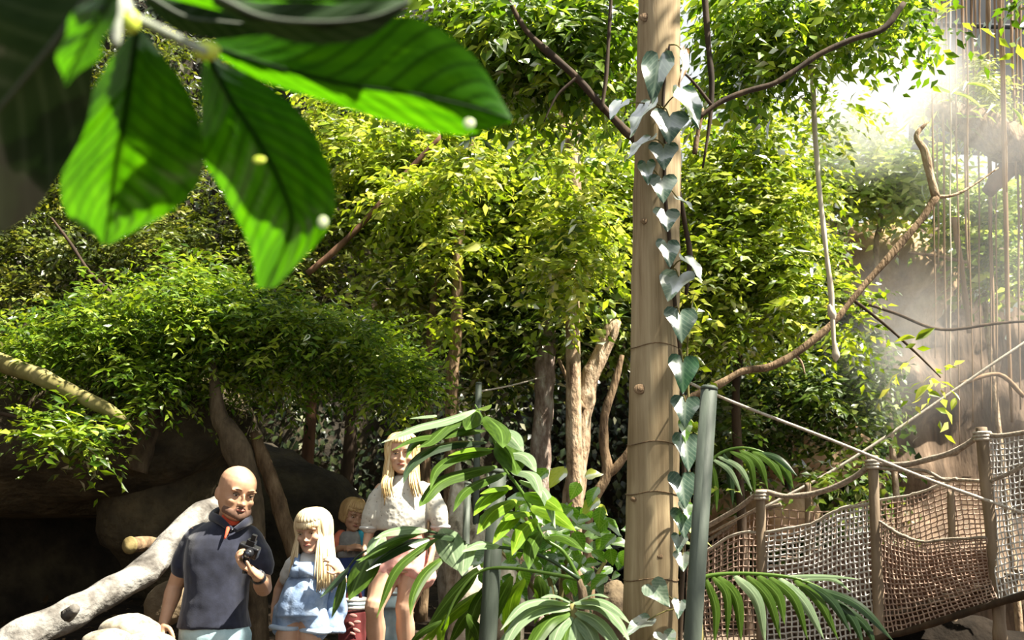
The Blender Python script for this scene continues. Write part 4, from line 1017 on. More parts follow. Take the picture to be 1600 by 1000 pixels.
hero('leaf', [(225, -10), (290, 26), (350, 34), (410, 40), (450, 46)], [(232, -30), (300, -20), (370, -15), (420, 5), (450, 40)], [(225, 5), (275, 46), (340, 62), (400, 72), (450, 54)], FD, YF + .10, (0, .05), nveins=6, quilt=.001)
wood(branch, 'twig', [(150, -120), (180, -30), (192, 10), (205, 34)], [26, 28, 30, 22], YF, M['twig_grey'])
wood(branch, 'twig', [(202, 25), (240, 42), (285, 64), (325, 82)], [18, 15, 14, 13], YF + .01, M['twig_grey'])
wood(branch, 'twig', [(186, 0), (182, 45), (180, 72)], [24, 20, 12], YF - .01, M['twig_grey'])
for (x, y, rx, ry, nm, m) in ((204, 34, 14, 20, 'bud', M['bud']), (323, 80, 22, 16, 'bud', M['bud']), (733, 193, 9, 9, 'speck', M['pale_dot']), (504, 347, 8, 10, 'speck', M['pale_dot']), (405, 250, 10, 6, 'speck', M['bud'])):
    Yk = YF - (.02 if nm == 'bud' else .0) + (.04 if x == 733 else -.02 if nm == 'speck' else 0) + .00042 * y; s = S(y, Yk)
    b = B(); b.ell(P(x, y, Yk), (rx * s, (ry * .8 if nm == 'bud' else 2) * s, ry * s), 14, 10); b.build(nm, m, branch)

# ------------------------------------------------------------ rope bridge
BX = [(1075, 8.1), (1190, 7.6), (1366, 7.0), (1538, 6.4), (1700, 5.9)]


def by(px): return float(np.interp(px, [a for a, c in BX], [c for a, c in BX]))


br0 = P(1366, 985, 7.0)
bridge = empty('rope_bridge', (br0.x, br0.y, br0.z), 'rope bridge with netted sides, brown posts and rope handrails', 'bridge')


def bpost(px0, py0, px1, py1, w, Y, extra=30):
    b = B(); q = PP([(px1 + (px1 - px0) * .1, py1 + extra), (px1, py1), ((px0 + px1) / 2, (py0 + py1) / 2), (px0, py0), (px0, py0 - 2)], Y); r = w / 2 * S(py0, Y)
    b.tube(q, [r * 1.05, r * 1.05, r, r * .98, r * .7], n=10, sub=3, lump=.2); b.build('post', M['bridge_wood'], bridge)


bpost(1188, 770, 1190, 900, 15, by(1190), 120); bpost(1364, 722, 1374, 985, 17, by(1366)); bpost(1534, 678, 1560, 945, 19, by(1538), 60)
bpost(1486, 775, 1490, 950, 12, by(1487) + 1.1, 60); bpost(1262, 760, 1264, 900, 10, by(1262) + 1.1, 60)


def brope(name, pts, w, mat=None, dY=0.0, knots=0):
    b = B(); q = [P(p[0], p[1], by(p[0]) + dY + (p[2] if len(p) > 2 else 0)) for p in pts]
    r = w / 2 * S(pts[0][1], by(pts[0][0]) + dY)
    b.tube(q, [r] * len(q), n=7, sub=8, lump=.25)
    return b.build(name, mat or M['rope_dark'], bridge)


brope('handrail_rope', [(1075, 838), (1105, 822), (1150, 796), (1190, 770), (1230, 776), (1285, 768), (1330, 748), (1364, 724)], 8)
brope('handrail_rope', [(1364, 724), (1410, 726), (1450, 718), (1495, 704), (1534, 678)], 9)
brope('handrail_rope', [(1534, 678), (1565, 681), (1610, 674), (1690, 660)], 8)
brope('handrail_rope', [(1548, 752), (1580, 738), (1620, 715), (1680, 690)], 6)
brope('handrail_rope', [(1075, 862), (1120, 836), (1170, 802), (1220, 788)], 6, dY=1.1)
brope('handrail_rope', [(1430, 744), (1470, 748), (1535, 752)], 6, dY=1.0)
brope('lashing', [(1364, 730), (1400, 734), (1445, 736), (1475, 750), (1495, 748)], 6)
brope('brace_rope', [(1100, 838), (1150, 812), (1190, 790)], 4, dY=.3)
for px, py, w in ((1190, 774, 9), (1365, 726, 10), (1535, 682, 11)):
    b = B(); c = P(px, py, by(px)); s = S(py, by(px))
    for k in range(3):
        b.tube([c + Vector((math.cos(a) * w * s * 1.08, math.sin(a) * w * s * 1.08, (k - 1) * 5 * s)) for a in np.linspace(0, 2 * math.pi, 14)], 2.6 * s, n=6)
    b.build('lashing', M['rope'], bridge)


def net(top, bot, nu, nv, mat, dY=0.0, thick=2.2, name='netting', sagj=.004, edge=True, emat=None):
    """Knotted cord netting between an upper and a lower edge (cords too fine to pick apart)."""
    tp = crom([tuple(P(p[0], p[1], by(p[0]) + dY)) for p in top], 10); bp_ = crom([tuple(P(p[0], p[1], by(p[0]) + dY)) for p in bot], 10)
    def at(c, f):
        x = f * (len(c) - 1); i = min(int(x), len(c) - 2)
        return Vector(c[i]).lerp(Vector(c[i + 1]), x - i)
    r = thick / 2 * S(800, by(top[0][0]) + dY)
    G = [[at(tp, i / nu).lerp(at(bp_, i / nu), j / nv) + Vector((random.uniform(-1, 1) * sagj, random.uniform(-1, 1) * sagj * 2 + .05 * math.sin(j / nv * math.pi), random.uniform(-1, 1) * sagj)) for j in range(nv + 1)] for i in range(nu + 1)]
    b = B()
    for i in range(nu + 1): b.tube(G[i], r, n=4, cap=False)
    for j in range(nv + 1): b.tube([G[i][j] for i in range(nu + 1)], r * 1.1, n=4, cap=False)
    o = b.build(name, mat, bridge, kind='stuff')
    if edge:
        e = B(); e.tube([G[i][0] for i in range(nu + 1)], r * 2.0, n=6, lump=.3); e.build('net_edge_rope', emat or M['rope'], bridge)
    return o


net([(1075, 876), (1104, 860), (1150, 834), (1186, 832)], [(1075, 1010), (1110, 1014), (1150, 1016), (1188, 1018)], 14, 17, M['net_brown'])
net([(1192, 832), (1262, 820), (1312, 796), (1362, 787)], [(1192, 1018), (1260, 1012), (1320, 1004), (1374, 992)], 22, 23, M['net'], thick=2.6)
net([(1368, 810), (1400, 832), (1440, 846), (1485, 842), (1542, 840)], [(1376, 992), (1420, 982), (1470, 966), (1520, 950), (1558, 938)], 26, 20, M['net_brown'], thick=2.3, emat=M['rope_dark'])
net([(1540, 684), (1570, 684), (1610, 676), (1680, 664)], [(1562, 936), (1590, 926), (1630, 918), (1690, 905)], 15, 26, M['net'], thick=2.4, edge=False)
net([(1368, 782), (1410, 776), (1440, 768), (1490, 752), (1538, 752)], [(1376, 985), (1420, 972), (1470, 955), (1520, 940), (1558, 930)], 20, 24, M['net_brown'], dY=1.1, thick=2.2)
net([(1090, 860), (1150, 812), (1200, 796), (1290, 800), (1362, 780)], [(1090, 1000), (1150, 1000), (1200, 1000), (1290, 990), (1362, 980)], 30, 16, M['net_brown'], dY=1.1, thick=2.0, edge=False)


def matsheet(top, bot, dY, n=12):
    b = B()
    for lay in (0, .02):
        for i in range(n + 1):
            f = i / n
            for c in (top, bot):
                x = f * (len(c) - 1); k = min(int(x), len(c) - 2); t = x - k
                p0, p1 = c[k], c[k + 1]; px = p0[0] + (p1[0] - p0[0]) * t; py = p0[1] + (p1[1] - p0[1]) * t
                b.v.append(tuple(P(px, py, by(px) + dY + lay)))
    m = 2 * (n + 1)
    for i in range(n):
        b.f.append((2 * i, 2 * i + 1, 2 * i + 3, 2 * i + 2)); b.f.append((m + 2 * i, m + 2 * i + 2, m + 2 * i + 3, m + 2 * i + 1))
        b.f.append((2 * i, 2 * i + 2, m + 2 * i + 2, m + 2 * i)); b.f.append((2 * i + 1, m + 2 * i + 1, m + 2 * i + 3, 2 * i + 3))
    b.f.append((0, m, m + 1, 1)); b.f.append((2 * n, 2 * n + 1, m + 2 * n + 1, m + 2 * n))
    b.build('side_mat', M['mat'], bridge, smooth=False)


matsheet([(1378, 850), (1440, 862), (1500, 860), (1544, 858)], [(1382, 990), (1440, 974), (1500, 954), (1556, 936)], .12)
matsheet([(1200, 890), (1260, 870), (1320, 845), (1362, 830)], [(1200, 1020), (1260, 1014), (1320, 1004), (1370, 992)], .14)
for k in range(26):                                     # deck planks
    px = 1080 + k * 24; Y = by(px)
    py = float(np.interp(px, [1075, 1190, 1374, 1558, 1700], [1004, 1010, 980, 926, 893]))
    a = P(px, py, Y + .14); s = S(py, Y)
    bb = B(); bb.box((a.x, a.y + .55, a.z), (.046, .5, .016), Matrix.Rotation(-.35, 3, 'Z')); bb.build('plank', M['plank'], bridge, smooth=False)
brope('bearer_rope', [(1075, 1016), (1190, 1022), (1376, 996), (1470, 970), (1558, 942), (1690, 908)], 9, mat=M['bark_dark'])

for pts, Y0, Y1, w, lab in (([(1060, 590), (1142, 627), (1300, 688), (1440, 745), (1560, 788), (1640, 815)], 6.6, 6.2, 5, 'taut pale rope slanting down across the front of the rope bridge'),
                            ([(1180, 800), (1290, 742), (1400, 672), (1500, 604), (1570, 556), (1700, 470)], 8.6, 8.2, 4.5, 'taut pale rope rising behind the bridge into the hanging roots')):
    b = B(); q = [P(p[0], p[1], Y0 + (Y1 - Y0) * i / (len(pts) - 1)) for i, p in enumerate(pts)]
    b.tube(q, w / 2 * S(650, Y0), n=7, sub=5); b.build('stay_rope', M['rope'], origin=q[0], label=lab, cat='rope')

# ------------------------------------------------------------ hanging aerial roots
ORD = ['first', 'second', 'third', 'fourth', 'fifth', 'sixth', 'seventh', 'eighth', 'ninth', 'tenth', 'eleventh', 'twelfth', 'thirteenth', 'fourteenth', 'fifteenth', 'sixteenth', 'seventeenth', 'eighteenth', 'nineteenth', 'twentieth', 'twenty-first', 'twenty-second', 'twenty-third', 'twenty-fourth', 'twenty-fifth', 'twenty-sixth', 'twenty-seventh', 'twenty-eighth', 'twenty-ninth', 'thirtieth']
roots = [(1436, 1440, 140, 2.5), (1455, 1462, 560, 3), (1470, 1478, 640, 4), (1476, 1480, 200, 3), (1492, 1500, 700, 3), (1500, 1512, 420, 5), (1516, 1522, 200, 4), (1523, 1534, 640, 3), (1530, 1532, 110, 3), (1541, 1552, 560, 7), (1552, 1560, 700, 3), (1561, 1580, 660, 8), (1566, 1574, 300, 3), (1577, 1588, 280, 5), (1586, 1594, 640, 4), (1592, 1602, 480, 5), (1462, 1466, 420, 3), (1484, 1486, 610, 2.5), (1508, 1520, 660, 3), (1545, 1550, 660, 3)]
roots.sort()
for i, (x0, x1, y1, w) in enumerate(roots):
    Y = random.uniform(8.6, 9.8)
    pts = []
    n = 7
    for k in range(n + 1):
        f = k / n
        pts.append((x0 + (x1 - x0) * f + random.uniform(-1.5, 1.5), -90 + (y1 + 90) * f, random.uniform(-.03, .03)))
    wood(None, 'aerial_root', pts, [w, w, w * .95, w * .95, w * .9, w * .85, w * .75, w * .5], Y, M['root'] if w > 2.6 else M['root_pale'], n=7, sub=4, lump=.3, label=f"{'thick' if w > 4.5 else 'thin'} hanging aerial root, {ORD[i]} counted from the glare to the edge", cat='root', group='aerial roots hanging before the misty rock')
hr = empty('hanging_root', tuple(P(1272, 180, 6.6)), 'single pale hanging root with a swollen whitish tip, crossing the slanting bough', 'root')
wood(hr, 'strand', [(1268, -60), (1270, 120), (1275, 230), (1284, 330), (1293, 410), (1298, 450), (1302, 520), (1304, 545)], [7, 8, 8, 8, 8, 9, 7, 7], 6.2, M['root_pale'], n=9)
b = B(); b.tube(PP([(1303, 530), (1305, 545), (1306, 556), (1306, 565)], 6.2), [.010, .018, .026, .004], n=10, sub=4); b.build('tip', M['root_pale'], hr)
wood(hr, 'knot', [(1296, 476), (1300, 490), (1302, 500)], [7, 14, 7], 6.2, M['root_pale'], n=9)
for pts, w, Y, lab in (([(1490, 340), (1500, 400), (1508, 460), (1515, 520)], 9, 9.4, 'stout bent pale root below the fork of the slanting bough'),
                       ([(1340, 470), (1400, 490), (1470, 515), (1560, 505), (1640, 500)], 5, 8.4, 'dark horizontal twig crossing the mist and the hanging roots'),
                       ([(1500, 600), (1560, 585), (1600, 620)], 7, 8.8, 'kinked pale root near the bridge by the frame edge'),
                       ([(1420, 395), (1465, 400), (1510, 410)], 5, 9.5, 'level pale root before the tan rock')):
    wood(None, 'bent_root', pts, [w] * len(pts), Y, M['root'] if 'dark' not in lab else M['bark_dark'], n=7, label=lab, cat='root')
c = P(1395, 430, 11.4)
lump_rock('tan_rock', c, (.62, .5, .7), M['rock_tan'], .3, 1.8, label='tan sunlit rock behind the slanting bough', cat='rock')
c = P(1245, 690, 10.6)
lump_rock('tan_rock', c, (.7, .5, .62), M['rock_tan'], .3, 1.8, label='tan rock over the bridge handrail, beneath the green shrub', cat='rock')
c = P(1180, 800, 9.6)
lump_rock('tan_rock', c, (.55, .4, .3), M['rock_tan'], .25, 2.2, label='tan rock seen between the far handrail ropes of the bridge', cat='rock')
# ------------------------------------------------------------ people
def skin_mat(name, a, b_):
    m = surf(name, [(.3, a), (.7, b_)], 9, rough=.5, bump=.05, spec=.35, dist=.002)
    p = next(n for n in m.node_tree.nodes if n.type == 'BSDF_PRINCIPLED')
    p.inputs['Subsurface Weight'].default_value = .15
    p.inputs['Subsurface Radius'].default_value = (.012, .005, .003)
    p.inputs['Subsurface Scale'].default_value = 1.0
    return m


M['skin'] = skin_mat('skin', (.40, .225, .135), (.50, .295, .185))
M['skin_fair'] = skin_mat('fair_skin', (.48, .28, .18), (.58, .36, .245))
M['lip'] = plain('lips', (.34, .12, .09), .5)
M['stubble'] = plain('stubble', (.13, .07, .045), .8)
M['brow'] = plain('eyebrow', (.13, .08, .045), .8)
M['brow_fair'] = plain('fair_eyebrow', (.3, .19, .09), .8)
M['eye'] = plain('eye_white', (.6, .57, .53), .3)
M['iris'] = plain('iris', (.03, .025, .02), .2)
M['navy'] = surf('navy_knit', [(.3, (.009, .011, .022)), (.7, (.018, .021, .04))], 30, rough=.85, bump=.25, spec=.2, bscale=180, dist=.002, sheen=.3)
M['coral'] = plain('coral_cloth', (.75, .1, .045), .8)
M['jeans_light'] = surf('light_jeans', [(.3, (.25, .39, .44)), (.5, (.40, .55, .6)), (.75, (.58, .71, .74))], 8, rough=.9, bump=.25, bscale=120, dist=.003)
M['denim'] = surf('denim_blue', [(.3, (.13, .2, .34)), (.5, (.26, .36, .54)), (.72, (.46, .56, .72))], 11, rough=.9, bump=.3, bscale=120, dist=.004)
M['denim_pale'] = surf('pale_denim_hem', [(.3, (.36, .46, .6)), (.7, (.55, .64, .76))], 20, rough=.9, bump=.2)
M['white_cloth'] = surf('white_cotton', [(.3, (.5, .49, .46)), (.7, (.62, .61, .58))], 20, rough=.9, bump=.2)
M['pink'] = surf('pink_shorts', [(.3, (.55, .2, .17)), (.5, (.7, .34, .29)), (.75, (.8, .5, .42))], 12, rough=.9, bump=.3, dist=.004)
M['grey_tee'] = surf('grey_tee', [(.3, (.17, .165, .155)), (.7, (.27, .26, .24))], 20, rough=.9, bump=.2)
M['orange_cloth'] = surf('orange_red_cloth', [(.3, (.5, .12, .06)), (.7, (.66, .22, .13))], 20, rough=.9, bump=.2)
M['teal'] = plain('teal_cloth', (.03, .3, .4), .8)
M['blue_dark'] = plain('dark_blue_cloth', (.03, .05, .16), .85)
M['leather'] = plain('dark_shoe', (.05, .04, .035), .6)
M['canvas'] = plain('pale_shoe', (.5, .48, .44), .7)
M['black'] = plain('black_plastic', (.012, .012, .014), .35)
M['glass'] = plain('dark_lens', (.02, .025, .04), .08, 1.0)
M['blonde'] = surf('blonde_hair', [(.3, (.40, .25, .10)), (.5, (.62, .44, .2)), (.75, (.78, .64, .38))], 22, (1, 1, .12), .45, .2, spec=.5, dist=.002)
M['blonde_pale'] = surf('pale_blonde_hair', [(.3, (.5, .36, .18)), (.5, (.72, .58, .35)), (.75, (.85, .76, .56))], 22, (1, 1, .12), .45, .2, spec=.5, dist=.002)
M['sandy'] = surf('sandy_hair', [(.3, (.28, .17, .07)), (.6, (.46, .3, .13)), (.8, (.6, .42, .2))], 22, (1, 1, .2), .5, .2, dist=.002)


def knit_mat():
    """Open-work white knit with rows of small grey dots."""
    m, nt, out = mat_new('white_knit')
    p = N(nt, 'ShaderNodeBsdfPrincipled', i_Roughness=.95)
    tc = N(nt, 'ShaderNodeTexCoord'); v = N(nt, 'ShaderNodeTexVoronoi', i_Scale=42.0); nt.links.new(tc.outputs['Object'], v.inputs['Vector'])
    nt.links.new(ramp(nt, v.outputs['Distance'], [(.12, (.26, .25, .22)), (.24, (.5, .48, .42))]), p.inputs['Base Color'])
    bp = N(nt, 'ShaderNodeBump', i_Strength=.5, i_Distance=.006); nt.links.new(v.outputs['Distance'], bp.inputs['Height']); nt.links.new(bp.outputs[0], p.inputs['Normal'])
    nt.links.new(p.outputs[0], out.inputs['Surface'])
    return m


M['knit'] = knit_mat()

HEAD = [(-.03, -.27, -.06, .06), (.02, -.37, -.03, .15), (.07, -.395, .02, .205), (.15, -.395, .16, .265), (.24, -.385, .26, .305), (.33, -.385, .35, .33), (.42, -.375, .41, .345), (.49, -.362, .445, .35), (.56, -.385, .465, .352),
        (.65, -.392, .475, .352), (.74, -.375, .465, .342), (.83, -.32, .42, .305), (.90, -.235, .34, .245), (.955, -.14, .23, .165), (.99, -.05, .11, .075)]


class Head:
    def __init__(s, c, h, yaw=0, pitch=0, roll=0, back=1.0, jaw=0.0):
        s.c = Vector(c); s.h = h; s.back = back; s.jaw = jaw
        s.R = Matrix.Rotation(math.radians(yaw), 3, 'Z') @ Matrix.Rotation(math.radians(roll), 3, 'Y') @ Matrix.Rotation(math.radians(pitch), 3, 'X')

    def __call__(s, x, y, z):
        return s.c + s.R @ (Vector((x, y, z - .5)) * s.h)

    def ell(s, b, c, r, n=12, m=8):
        b.ell(s(*c), tuple(q * s.h for q in r), n, m, s.R)

    def skull(s, b, ears=True):
        rings = []
        for z, f, k, w in HEAD:
            k *= s.back if k > 0 else 1
            w += s.jaw * max(0, 1 - abs(z - .12) / .2)
            ring = []
            for i in range(24):
                a = 2 * math.pi * i / 24; ca, sa = math.cos(a), math.sin(a)
                x = w * math.copysign(abs(ca) ** .92, ca)
                mid = (f + k) / 2 + .02; y = mid + (k - mid) * sa if sa > 0 else mid + (mid - f) * math.copysign(abs(sa) ** .9, sa)
                ring.append(s(x, y, z))
            rings.append(ring)
        b.ring_loft(rings)
        s.ell(b, (0, -.415, .34), (.055, .085, .05)); s.ell(b, (0, -.40, .42), (.032, .05, .11)); s.ell(b, (-.045, -.39, .325), (.035, .05, .033)); s.ell(b, (.045, -.39, .325), (.035, .05, .033))
        for q in (-1, 1):
            s.ell(b, (q * .15, -.352, .585), (.12, .05, .035)); s.ell(b, (q * .19, -.27, .36), (.1, .11, .085))
            if ears: s.ell(b, (q * .362, .05, .43), (.03, .08, .115)); s.ell(b, (q * .35, .01, .35), (.025, .04, .06))
        s.ell(b, (0, -.385, .215), (.095, .04, .03)); s.ell(b, (0, -.37, .075), (.11, .06, .065))

    def face(s, root, brow, lids=True, mouth=True):
        for q in (-1, 1):
            b = B(); s.ell(b, (q * .148, -.352, .495), (.058, .022, .022)); e = b.build('eye', M['eye'], root)
            b = B(); s.ell(b, (q * .148, -.368, .490), (.026, .012, .02)); b.build('iris', M['iris'], e)
            b = B(); b.tube([s(q * .085, -.362, .510), s(q * .148, -.374, .522), s(q * .21, -.345, .508)], [.004 * s.h / .22, .005 * s.h / .22, .003 * s.h / .22], n=6, sub=4); b.build('eyelid', brow, root)
            b = B(); b.tube([s(q * .06, -.392, .592), s(q * .14, -.405, .615), s(q * .235, -.35, .598)], [.014 * s.h, .018 * s.h, .008 * s.h], n=6, sub=4, flat=.5); b.build('eyebrow', brow, root)
        b = B(); b.tube([s(-.105, -.392, .212), s(-.05, -.418, .224), s(0, -.424, .219), s(.05, -.418, .224), s(.105, -.392, .212)], [.006 * s.h, .022 * s.h, .024 * s.h, .022 * s.h, .006 * s.h], n=7, sub=4); b.build('mouth', M['lip'], root)


def hand(b, wrist, d, n, thumb, curl, L=.185, spread=1.0):
    """Palm, four unequal bent fingers and a thumb from the side of the palm."""
    w = Vector(wrist); d = Vector(d).normalized(); n = Vector(n); n = (n - d * n.dot(d)).normalized(); s = d.cross(n)
    k = L / .185
    rings = []
    for f, hw, ht in ((-.12, .026, .022), (.0, .028, .02), (.2, .036, .018), (.42, .042, .016), (.52, .041, .013)):
        c = w + d * (f * L); rings.append([c + s * (math.cos(a) * hw * k) + n * (math.sin(a) * ht * k) for a in np.linspace(0, 2 * math.pi, 13)[:-1]])
    b.ring_loft(rings)
    for i, (off, ln, ex) in enumerate(((-.030, .072, 0), (-.010, .084, .004), (.010, .080, .003), (.029, .062, -.004))):
        p = w + d * (.46 * L + ex) + s * off * k; q = [p - d * .02 * k, p]; dd = d + s * off * 3 * (spread - .6); ang = 0; cc = curl[i] if isinstance(curl, (list, tuple)) else curl
        for part, t in ((.45, .35), (.3, 1.1), (.25, .8)):
            ang += cc * t
            q.append(q[-1] + (dd * math.cos(ang) + n * math.sin(ang)).normalized() * ln * part * k * 1.05)
        b.limb(q, [.0092 * k, .0095 * k, .009 * k, .0085 * k, .007 * k], n=8, sub=2)
    t0 = w + d * (.14 * L) + s * thumb * .024 * k
    q = [t0, t0 + (d * .5 + s * thumb * .8 + n * .35).normalized() * .036 * k, t0 + (d * .5 + s * thumb * .8 + n * .35).normalized() * .036 * k + (d * .85 + s * thumb * .3 + n * .5).normalized() * .03 * k]
    q.append(q[-1] + (d * .9 + n * .5).normalized() * .022 * k)
    b.limb(q, [.0135 * k, .0115 * k, .010 * k, .0075 * k], n=8, sub=2)


def shoe(root, ankle, ground, d, mat, L=.26, w=.045):
    a = Vector(ankle); d = Vector(d).normalized(); g = ground
    heel = Vector((a.x, a.y, g)) - d * .06
    b = B()
    rings = []
    for f, hw, ht in ((0, .028, .06), (.06, .036, .085), (.22, .038, .10), (.4, .04, .075), (.62, .046, .05), (.85, .042, .038), (.97, .026, .028), (1, .012, .018)):
        c = heel + d * (f * L); s = Vector((d.y, -d.x, 0))
        rings.append([c + s * (math.cos(t) * hw * w / .045) + Vector((0, 0, max(0.0, .5 + .5 * math.sin(t) * 1.0) * ht)) for t in np.linspace(0, 2 * math.pi, 15)[:-1]])
    b.ring_loft(rings); b.build('shoe', mat, root)


def leg(b, hip, knee, ankle, r, n=14):
    """Thigh to ankle with calf swell; r = thigh radius."""
    h, k, a = Vector(hip), Vector(knee), Vector(ankle)
    b.limb([h, h.lerp(k, .45), h.lerp(k, .85), k, k.lerp(a, .15), k.lerp(a, .35) + Vector((0, .012, 0)), k.lerp(a, .7), a], [r, r * .9, r * .68, r * .64, r * .58, r * .66, r * .45, r * .36], n=n, sub=3)


def arm(b, sh, el, wr, r, n=12):
    s, e, w = Vector(sh), Vector(el), Vector(wr)
    b.limb([s, s.lerp(e, .3), s.lerp(e, .6), e, e.lerp(w, .25), e.lerp(w, .7), w], [r * 1.1, r, r * .92, r * .76, r * .80, r * .58, r * .5], n=n, sub=3)


def rows(pts, Y, dep, dY=0.0):
    """Torso rings from pixel rows: (y, left, right, depth, forward shift)."""
    out = []
    for r in pts:
        y, xl, xr, ry = r[:4]; sh = r[4] if len(r) > 4 else 0
        c = P((xl + xr) / 2, y, Y + sh)
        out.append((c, (xr - xl) / 2 * S(y, Y), ry * dep))
    return out


# ---- the man
Y = 4.7
g0 = HIP_MAN - .93
man = empty('person', (P(334, 990, Y).x, Y, g0), 'bald man in a navy polo shirt and light jeans looking at a small camera', 'person')
hd = Head(P(369, 768, Y - .05), .236, 40, 15, 5, .80, .035)
sL, sR = P(307, 840, Y), P(396, 848, Y + .03)
eL, wL = P(274, 915, Y + .04), P(256, 974, Y - .04)
eR, wR = P(412, 918, Y - .02), P(402, 899, Y - .22)
b = B(); hd.skull(b)
b.limb([P(352, 838, Y + .03), P(358, 815, Y + .02), P(366, 785, Y + .01)], [.062, .056, .055], n=14)
b.flat_loft(rows([(985, 290, 382, .105), (940, 296, 376, .1), (890, 298, 384, .11), (850, 302, 398, .1), (832, 316, 394, .08), (820, 336, 380, .06)], Y, 1.0))
b.limb([P(345, 835, Y), sL], [.07, .055]); b.limb([P(360, 838, Y), sR], [.07, .055])
arm(b, sL, eL, wL, .05); arm(b, sR, eR, wR, .05)
hand(b, wL, P(250, 1000, Y - .08) - wL, Vector((.6, .55, 0)), 1, .35, .19)
hand(b, wR, P(380, 882, Y - .25) - wR, Vector((-.1, -.35, .9)), -1, [.9, .95, .95, 1.0], .185)
hipL, hipR = P(314, 992, Y), P(358, 992, Y)
kL, kR = Vector((hipL.x - .01, Y - .05, g0 + .50)), Vector((hipR.x + .02, Y - .02, g0 + .50))
aL, aR = Vector((hipL.x - .02, Y + .02, g0 + .09)), Vector((hipR.x + .03, Y + .08, g0 + .09))
leg(b, hipL, kL, aL, .085); leg(b, hipR, kR, aR, .085)
b.remesh('body', M['skin'], man, voxel=.0052, smooth=3)
hd.face(man, M['brow'])
b = B()
for i in range(11):
    a = math.radians(-65 + 13 * i)
    hd.ell(b, (.27 * math.sin(a), -.12 - .285 * math.cos(a), .10 + .09 * abs(math.sin(a))), (.075, .04, .085), 10, 6)
b.tube([hd(-.12, -.385, .19), hd(-.07, -.405, .262), hd(0, -.412, .272), hd(.07, -.405, .262), hd(.12, -.385, .19)], [.026 * .238] * 5, n=7, sub=3)
b.remesh('stubble', M['stubble'], man, voxel=.004, smooth=6)
b = B()
b.flat_loft(rows([(981, 277, 391, .135), (976, 279, 390, .135), (950, 286, 386, .13), (915, 290, 388, .128), (880, 288, 396, .134), (858, 290, 398, .13), (842, 294, 400, .118), (830, 302, 396, .1), (821, 316, 390, .085), (813, 330, 384, .072), (806, 340, 381, .068)], Y, 1.0), yaw=.12)
b.limb([P(316, 836, Y), P(304, 846, Y), P(293, 868, Y + .01), P(287, 884, Y + .02)], [.058, .06, .06, .06], n=16)
b.limb([P(384, 838, Y + .02), P(396, 850, Y + .02), P(405, 870, Y + .01), P(409, 886, Y)], [.058, .058, .057, .056], n=16)
shirt = b.remesh('polo_shirt', M['navy'], man, voxel=.0062, smooth=4, wr=(.007, 9, 6))
b = B(); cp = [hd.c * 0 + P(362, 828, Y - .115), P(342, 812, Y - .085), P(330, 806, Y - .0), P(345, 797, Y + .085), P(372, 798, Y + .085), P(391, 810, Y + .0), P(384, 817, Y - .09), P(366, 829, Y - .115)]
b.tube(cp, [.012, .019, .021, .021, .021, .021, .019, .012], n=10, sub=5, flat=.55, ref=(0, 0, 1)); b.build('collar', M['navy'], shirt)
b = B(); b.ell(P(360, 812, Y - .055), (.045, .03, .042), 16, 10, Matrix.Rotation(-.35, 3, 'Y')); b.build('neck_lining', M['coral'], shirt)
b = B(); b.tube(PP([(358, 818, -.098), (355, 830, -.128), (351, 842, -.140)], Y), [.010, .008, .004], n=8, sub=4, flat=.5, ref=(1, 0, 0)); b.build('placket', M['coral'], shirt)
b = B()
b.flat_loft(rows([(1012, 282, 390, .125), (990, 281, 389, .128), (966, 284, 386, .12)], Y, 1.0))
for h, k, a in ((hipL, kL, aL), (hipR, kR, aR)): b.limb([h, h.lerp(k, .5), k, k.lerp(a, .5), a + Vector((0, 0, .03))], [.10, .09, .075, .068, .06], n=16, sub=3)
b.remesh('jeans', M['jeans_light'], man, voxel=.008, smooth=4, wr=(.006, 8, 3))
b = B(); wa = (wR - eR).normalized(); cw = wR - wa * .03
b.tube([cw - wa * .012, cw + wa * .012], .034, n=16, flat=.9); wt = b.build('wristwatch', M['black'], man)
b = B(); b.ell(cw + Vector((.01, -.022, .018)), (.016, .012, .016), 12, 8); b.build('dial', M['glass'], wt)
shoe(man, aL, g0, (-.15, -1, 0), M['leather']); shoe(man, aR, g0, (.2, -1, 0), M['leather'])
# the camera he holds
ck = P(389, 860, Y - .26)
camr = empty('camera', tuple(P(386, 884, Y - .26)), 'small black camera on a grip held up in the bald man\'s hand', 'camera')
Rc = Matrix.Rotation(.35, 3, 'Y') @ Matrix.Rotation(.3, 3, 'X')
b = B(); b.box(ck, (.045, .022, .026), Rc); o = b.build('camera_body', M['black'], camr, smooth=False)
bm_ = o.modifiers.new('edge', 'BEVEL'); bm_.width = .006; bm_.segments = 2
b = B(); b.box(ck + Rc @ Vector((.0, 0, .036)), (.018, .016, .012), Rc); b.box(ck + Rc @ Vector((.004, 0, .06)), (.010, .010, .014), Rc); b.build('viewfinder', M['black'], camr, smooth=False)
b = B(); q = ck + Rc @ Vector((.012, -.022, 0)); ax = Rc @ Vector((0, -1, 0)); b.tube([q, q + ax * .03], [.021, .019], n=18); ln = b.build('lens', M['black'], camr)
b = B(); b.tube([q + ax * .029, q + ax * .032], [.015, .012], n=16); b.build('lens_glass', M['glass'], ln)
b = B(); b.tube([ck + Rc @ Vector((-.005, .004, -.02)), P(384, 884, Y - .262), P(383, 896, Y - .262)], [.014, .014, .013], n=12, sub=3); b.build('grip', M['black'], camr)


